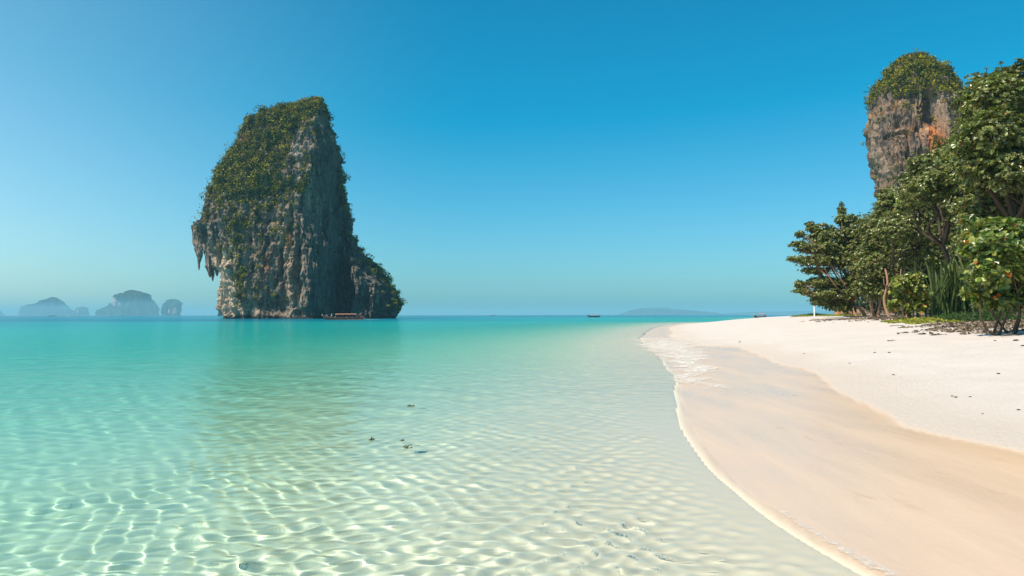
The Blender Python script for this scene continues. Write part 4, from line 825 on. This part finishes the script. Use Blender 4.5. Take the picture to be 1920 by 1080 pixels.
# ------------------------------------------------------------------ boats
M_HULL = plain('varnished_wood', (0.045, 0.028, 0.02), 0.45, 0.4, 0.4, 4); M_HULLT = plain('painted_strake', (0.16, 0.035, 0.025), 0.5, 0.4, 0.2, 4)
M_CANO = plain('canopy_cloth', (0.50, 0.22, 0.14), 0.8, 0.2, 0.2, 3); M_POSTW = plain('canopy_post_wood', (0.35, 0.2, 0.1), 0.6, 0.3, 0.2)
SKIN = plain('skin', (0.42, 0.24, 0.16), 0.6, 0.3, 0.1)
def cloth(n_, c): return plain(n_, c, 0.85, 0.2, 0.1)
def loft(sections, closed=True):
    V = np.concatenate(sections); return V, grid_faces(len(sections), len(sections[0]), closed)
def longtail(name, label, loc, rz, L=15.0, people=True, canopy=True, group=None, cat='boat'):
    e = empty(name, loc, rz); tag(e, label, cat, group)
    n = 26; secs = []; secs_i = []
    for i in range(n):
        t = i / (n - 1); xx_ = (t - 0.5) * L                   # bow at +x
        bw = 1.0 * (math.sin(math.pi * min(0.5, (1 - t) * 0.75 + 0.02)) ** 0.8) * (0.82 + 0.18 * min(1, t * 4)) ; bw = max(bw, 0.05)
        sheer = 0.75 + 0.12 * (1 - t) ** 3 + 2.0 * max(0, t - 0.62) ** 2 * 6.9 * 0.5
        keel = -0.35 + 1.6 * max(0, t - 0.75) ** 2 * 9
        keel = min(keel, sheer - 0.15)
        a = np.array([(-1, 1.0), (-0.98, .75), (-0.8, .35), (-0.4, .06), (0, 0), (0.4, .06), (0.8, .35), (0.98, .75), (1, 1.0), (0.9, .97), (0.7, .45), (0, .3), (-0.7, .45), (-0.9, .97)])
        secs.append(np.stack([np.full(14, xx_), a[:, 0] * bw, keel + a[:, 1] * (sheer - keel)], 1))
    V, F = loft(secs); ca = [list(range(14)), list(range((n - 1) * 14, n * 14))]
    bm = bmesh.new(); vs = [bm.verts.new(v) for v in V]
    for f in F: bm.faces.new([vs[i] for i in f])
    bm.faces.new([vs[i] for i in ca[0]]); bm.faces.new([vs[i] for i in ca[1]][::-1]); bm_obj('hull', bm, M_HULL, e, True)
    for sg in (-1, 1):
        pts = [secs[i][0 if sg < 0 else 8] + np.array([0, sg * 0.03, -0.05]) for i in range(n)]; v, f = tube_np(pts, [0.04] * n, 6); mesh_np('rub_rail', v, f, M_HULLT, e)
    for q in range(6):
        xx_ = -L * .3 + q * L * .1; bm = bmesh.new(); bmesh.ops.create_cube(bm, size=1, matrix=Matrix.Translation((xx_, 0, 0.45)) @ Matrix.Diagonal((0.3, 1.7, 0.06, 1))); bm_obj('bench', bm, M_POSTW, e)
    tip = secs[-1][8]; v, f = tube_np([(tip[0] - .15, 0, tip[2] - .3), (tip[0] + .05, 0, tip[2] + .25), (tip[0] + .1, 0, tip[2] + .6)], [0.12, 0.1, 0.06], 7); mesh_np('prow_post', v, f, M_HULL, e)
    for q, c in enumerate([(0.7, 0.05, 0.05), (0.85, 0.6, 0.08), (0.75, 0.75, 0.72)]):
        v, f = tube_np([(tip[0] - .02 + q * .02, 0.05 * (q - 1), tip[2] + .25), (tip[0] + .03, 0.14 * (q - 1), tip[2] - .1), (tip[0] + .02, 0.2 * (q - 1), tip[2] - .5)], [0.13, 0.07, 0.03], 6); mesh_np('prow_ribbon', v, f, cloth('ribbon', c), e)
    if canopy:
        ny_, nx_ = 9, 12; yy_ = np.linspace(-1.05, 1.05, ny_); xs_ = np.linspace(-L * .34, L * .17, nx_); XX, YY = np.meshgrid(xs_, yy_); ZZ = 1.95 + 0.16 * (1 - YY ** 2) + 0.02 * np.sin(XX * 3)
        up_ = np.stack([XX, YY, ZZ], -1).reshape(-1, 3); dn = up_ - [0, 0, 0.05]; F = grid_faces(ny_, nx_); k = len(up_)
        rim = [list(range(nx_)), [i * nx_ + nx_ - 1 for i in range(ny_)], [(ny_ - 1) * nx_ + nx_ - 1 - i for i in range(nx_)], [(ny_ - 1 - i) * nx_ for i in range(ny_)]]
        Fs = []; 
        for rl in rim:
            for a_, b_ in zip(rl[:-1], rl[1:]): Fs.append([a_, b_, b_ + k, a_ + k])
        mesh_np('canopy', np.vstack([up_, dn]), np.vstack([F, F[:, ::-1] + k, np.array(Fs)]), M_CANO, e, smooth=False)
        for xx_ in (-L * .33, -L * .16, 0.0, L * .16):
            for sg in (-1, 1): cyl('canopy_post', 0.035, 0.035, 0.7, 1.95, M_POSTW, e, 6, xx_, sg * 0.92)
    bm = bmesh.new(); bmesh.ops.create_cube(bm, size=1, matrix=Matrix.Translation((-L * .455, 0, 1.15)) @ Matrix.Diagonal((0.8, 0.5, 0.5, 1))); bmesh.ops.bevel(bm, geom=bm.edges[:], offset=.08, segments=2, affect='EDGES')
    en = bm_obj('engine', bm, plain('engine_red', (0.35, 0.05, 0.04), .5, .5, .3), e)
    v, f = tube_np([(-L * .48, 0, 1.05), (-L * .6, .2, .35), (-L * .72, .35, -.25)], [0.05, 0.04, 0.035], 6); mesh_np('tail_shaft', v, f, M_DARK, e)
    return e
SEAT_POSE = [((0, 0, 0), .13), ((0.02, 0, .22), .14), ((0.0, 0, .42), .17), ((0.0, 0, .55), .07), ((0.03, 0, .66), .095), ((0.03, 0, .78), .095)]
def person(label, world, rz, shirt, hair=(0.03, 0.02, 0.015), standing=False, hat=None, parent=None):
    e = empty('person', world, rz); tag(e, label, 'person', 'people aboard the longtail boat')
    vt = [(0, 0, 0), (0.0, 0, .24), (0.02, 0, .44), (0.03, 0, .54), (0.05, 0, .64), (0.05, 0, .76)]; rd = [.14, .13, .16, .055, .085, .08]; ed = [(0, 1), (1, 2), (2, 3), (3, 4), (4, 5)]
    def add(p, r, a): vt.append(p); rd.append(r); ed.append((a, len(vt) - 1)); return len(vt) - 1
    for s_ in (-1, 1):
        a = add((0.02, s_ * .19, .46), .065, 2); b_ = add((0.08, s_ * .25, .2), .05, a); c_ = add((0.32, s_ * .17, .12), .038, b_); h_ = add((0.42, s_ * .15, .12), .045, c_)
        if standing: a = add((0.03, s_ * .11, -.4), .085, 0); b_ = add((0, s_ * .12, -.8), .06, a); add((0.14, s_ * .12, -.84), .045, b_)
        else: a = add((0.42, s_ * .12, .02), .085, 0); b_ = add((0.46, s_ * .12, -.4), .06, a); add((0.6, s_ * .12, -.44), .045, b_)
    me = bpy.data.meshes.new('body'); me.from_pydata(vt, ed, []); me.update(); me.materials.append(SKIN); o_ = bpy.data.objects.new('body', me); COL.objects.link(o_); o_.parent = e
    o_.modifiers.new('skin', 'SKIN'); me.skin_vertices or None
    for i, v in enumerate(me.skin_vertices[0].data): v.radius = (rd[i], rd[i]); v.use_root = (i == 0)
    o_.modifiers.new('sub', 'SUBSURF').levels = 1; o_.modifiers['sub'].render_levels = 1
    ps = [(0.0, 0, -.08), (0.0, 0, .1), (0.0, 0, .3), (0.02, 0, .46), (0.03, 0, .53)]; v, f = tube_np(ps, [.19, .175, .2, .22, .09], 12); v[:, 0] = (v[:, 0]) * 0.85; sh = [(v, f)]
    for s_ in (-1, 1): sh.append(tube_np([(0.02, s_ * .16, .47), (0.04, s_ * .23, .36), (0.07, s_ * .26, .22)], [.1, .085, .075], 12))
    v, f = join_np(sh); mesh_np('shirt', v, f, cloth('shirt_cloth', shirt), e)
    lg = []
    for s_ in (-1, 1): lg.append(tube_np([(0.0, s_ * .09, 0.0), (0.03, s_ * .11, -.25), (0.02, s_ * .12, -.5)] if standing else [(0.0, s_ * .09, 0.0), (0.2, s_ * .11, .02), (0.4, s_ * .12, .02)], [.13, .115, .1], 10))
    v, f = join_np(lg); mesh_np('shorts', v, f, cloth('shorts_cloth', (0.06, 0.07, 0.1)), e)
    bm = bmesh.new(); bmesh.ops.create_icosphere(bm, subdivisions=2, radius=.115, matrix=Matrix.Translation((0.03, 0, .79)))
    for v in bm.verts:
        if v.co.x > 0.09 and v.co.z < .8: v.co.x = 0.09
    bm_obj('hair', bm, cloth('hair_colour', hair) , e, True)
    if hat: cyl('hat', 0.22, 0.12, .84, .93, cloth('hat_cloth', hat), e, 14)
    return e
bq = G(640, 599, 0.0); Db = 268.0; xb = (643 - 960) / FOC * Db
boat = longtail('longtail_boat', 'dark wooden longtail boat carrying passengers under a faded canopy below the sea stack', (xb, Db, 0.05), R(180 - 4), 15.0)
for (px, shirt, lab, st, hat) in [(613, (.6, .55, .5), 'person in a pale shirt standing near the prow of the boat', True, None), (622, (.8, .78, .75), 'person in a white shirt standing forward of the canopy', True, (.8, .8, .78)), (629, (.8, .35, .06), 'person in an orange life vest seated at the front of the canopy', False, None),
                                  (638, (.7, .1, .12), 'person in a red top seated amidships under the canopy', False, None), (650, (.8, .8, .8), 'person in a white shirt seated under the canopy middle', False, None), (661, (.75, .72, .7), 'person in a pale top seated towards the stern', False, None), (671, (.65, .12, .12), 'boatman in a red shirt standing at the stern by the engine', True, None)]:
    xw_ = (px - 960) / FOC * Db; person(lab, (xw_, Db - .15 - 0.07 * (xw_ - xb), 1.15 + .05 if st else 0.65), R(176), shirt, standing=st, hat=hat)
# wake
foam_strip('boat_wake', 'white wake trailing behind the longtail boat', [(P(605, 590, Db - 1.4).x, Db - 1.5), (P(640, 590, Db - 1.5).x, Db - 1.6), (P(690, 590, Db).x, Db - .8), (P(722, 590, Db).x, Db + .8)], [0.6, 0.9, 2.2, 1.2], -1.2, 0.10, 861, nu=220, nw=16, alpha=1.0)
for (px, py, D_, L, rz, lab) in [(1113, 594, 560, 9, 175, 'tiny orange canopied boat out on the water right of centre'), (1425, 596, 330, 5, 170, 'tiny red and white boat beyond the sand spit near the trees'), (925, 590, 1700, 12, 10, 'tiny pale boat on the horizon midway between sea stack and beach'), (98, 591, 1500, 11, 30, 'tiny dark boat below the jagged far island')]:
    q = P(px, 590, D_); longtail('small_boat', lab, (q.x, D_, 0.1), R(rz), L, canopy=True, group=None)
bo = empty('buoy', (P(130, 590, 620).x, 620, 0)); tag(bo, 'tiny orange and white buoy on the far water at the left', 'buoy')
bm = bmesh.new(); bmesh.ops.create_uvsphere(bm, u_segments=16, v_segments=10, radius=0.55, matrix=Matrix.Translation((0, 0, .25))); bm_obj('float', bm, plain('buoy_orange', (.75, .3, .08), .5, .4, .1), bo, True); cyl('mast', .08, .06, .7, 1.3, M_WHITE, bo, 8)

# ------------------------------------------------------------------ haze
me = bpy.data.meshes.new('haze'); bm = bmesh.new(); bmesh.ops.create_cube(bm, size=1)
for v in bm.verts: v.co = Vector((v.co.x * 46000, 10000 + v.co.y * 20600, 44 + v.co.z * 134))
zmin = -21.5
for v in bm.verts: v.co.z = zmin if v.co.z < 44 else 118
bm.to_mesh(me); bm.free(); hzo = bpy.data.objects.new('haze', me); COL.objects.link(hzo); tag(hzo, kind='stuff')
m, nt, b, o = newmat('sea_haze'); nt.nodes.remove(b); v = nd(nt, 'ShaderNodeVolumePrincipled'); v.inputs['Density'].default_value = 1.35e-4; v.inputs['Color'].default_value = (0.37, 0.82, 1.0, 1); v.inputs['Anisotropy'].default_value = 0.0
nt.links.new(v.outputs[0], o.inputs['Volume']); me.materials.append(m)
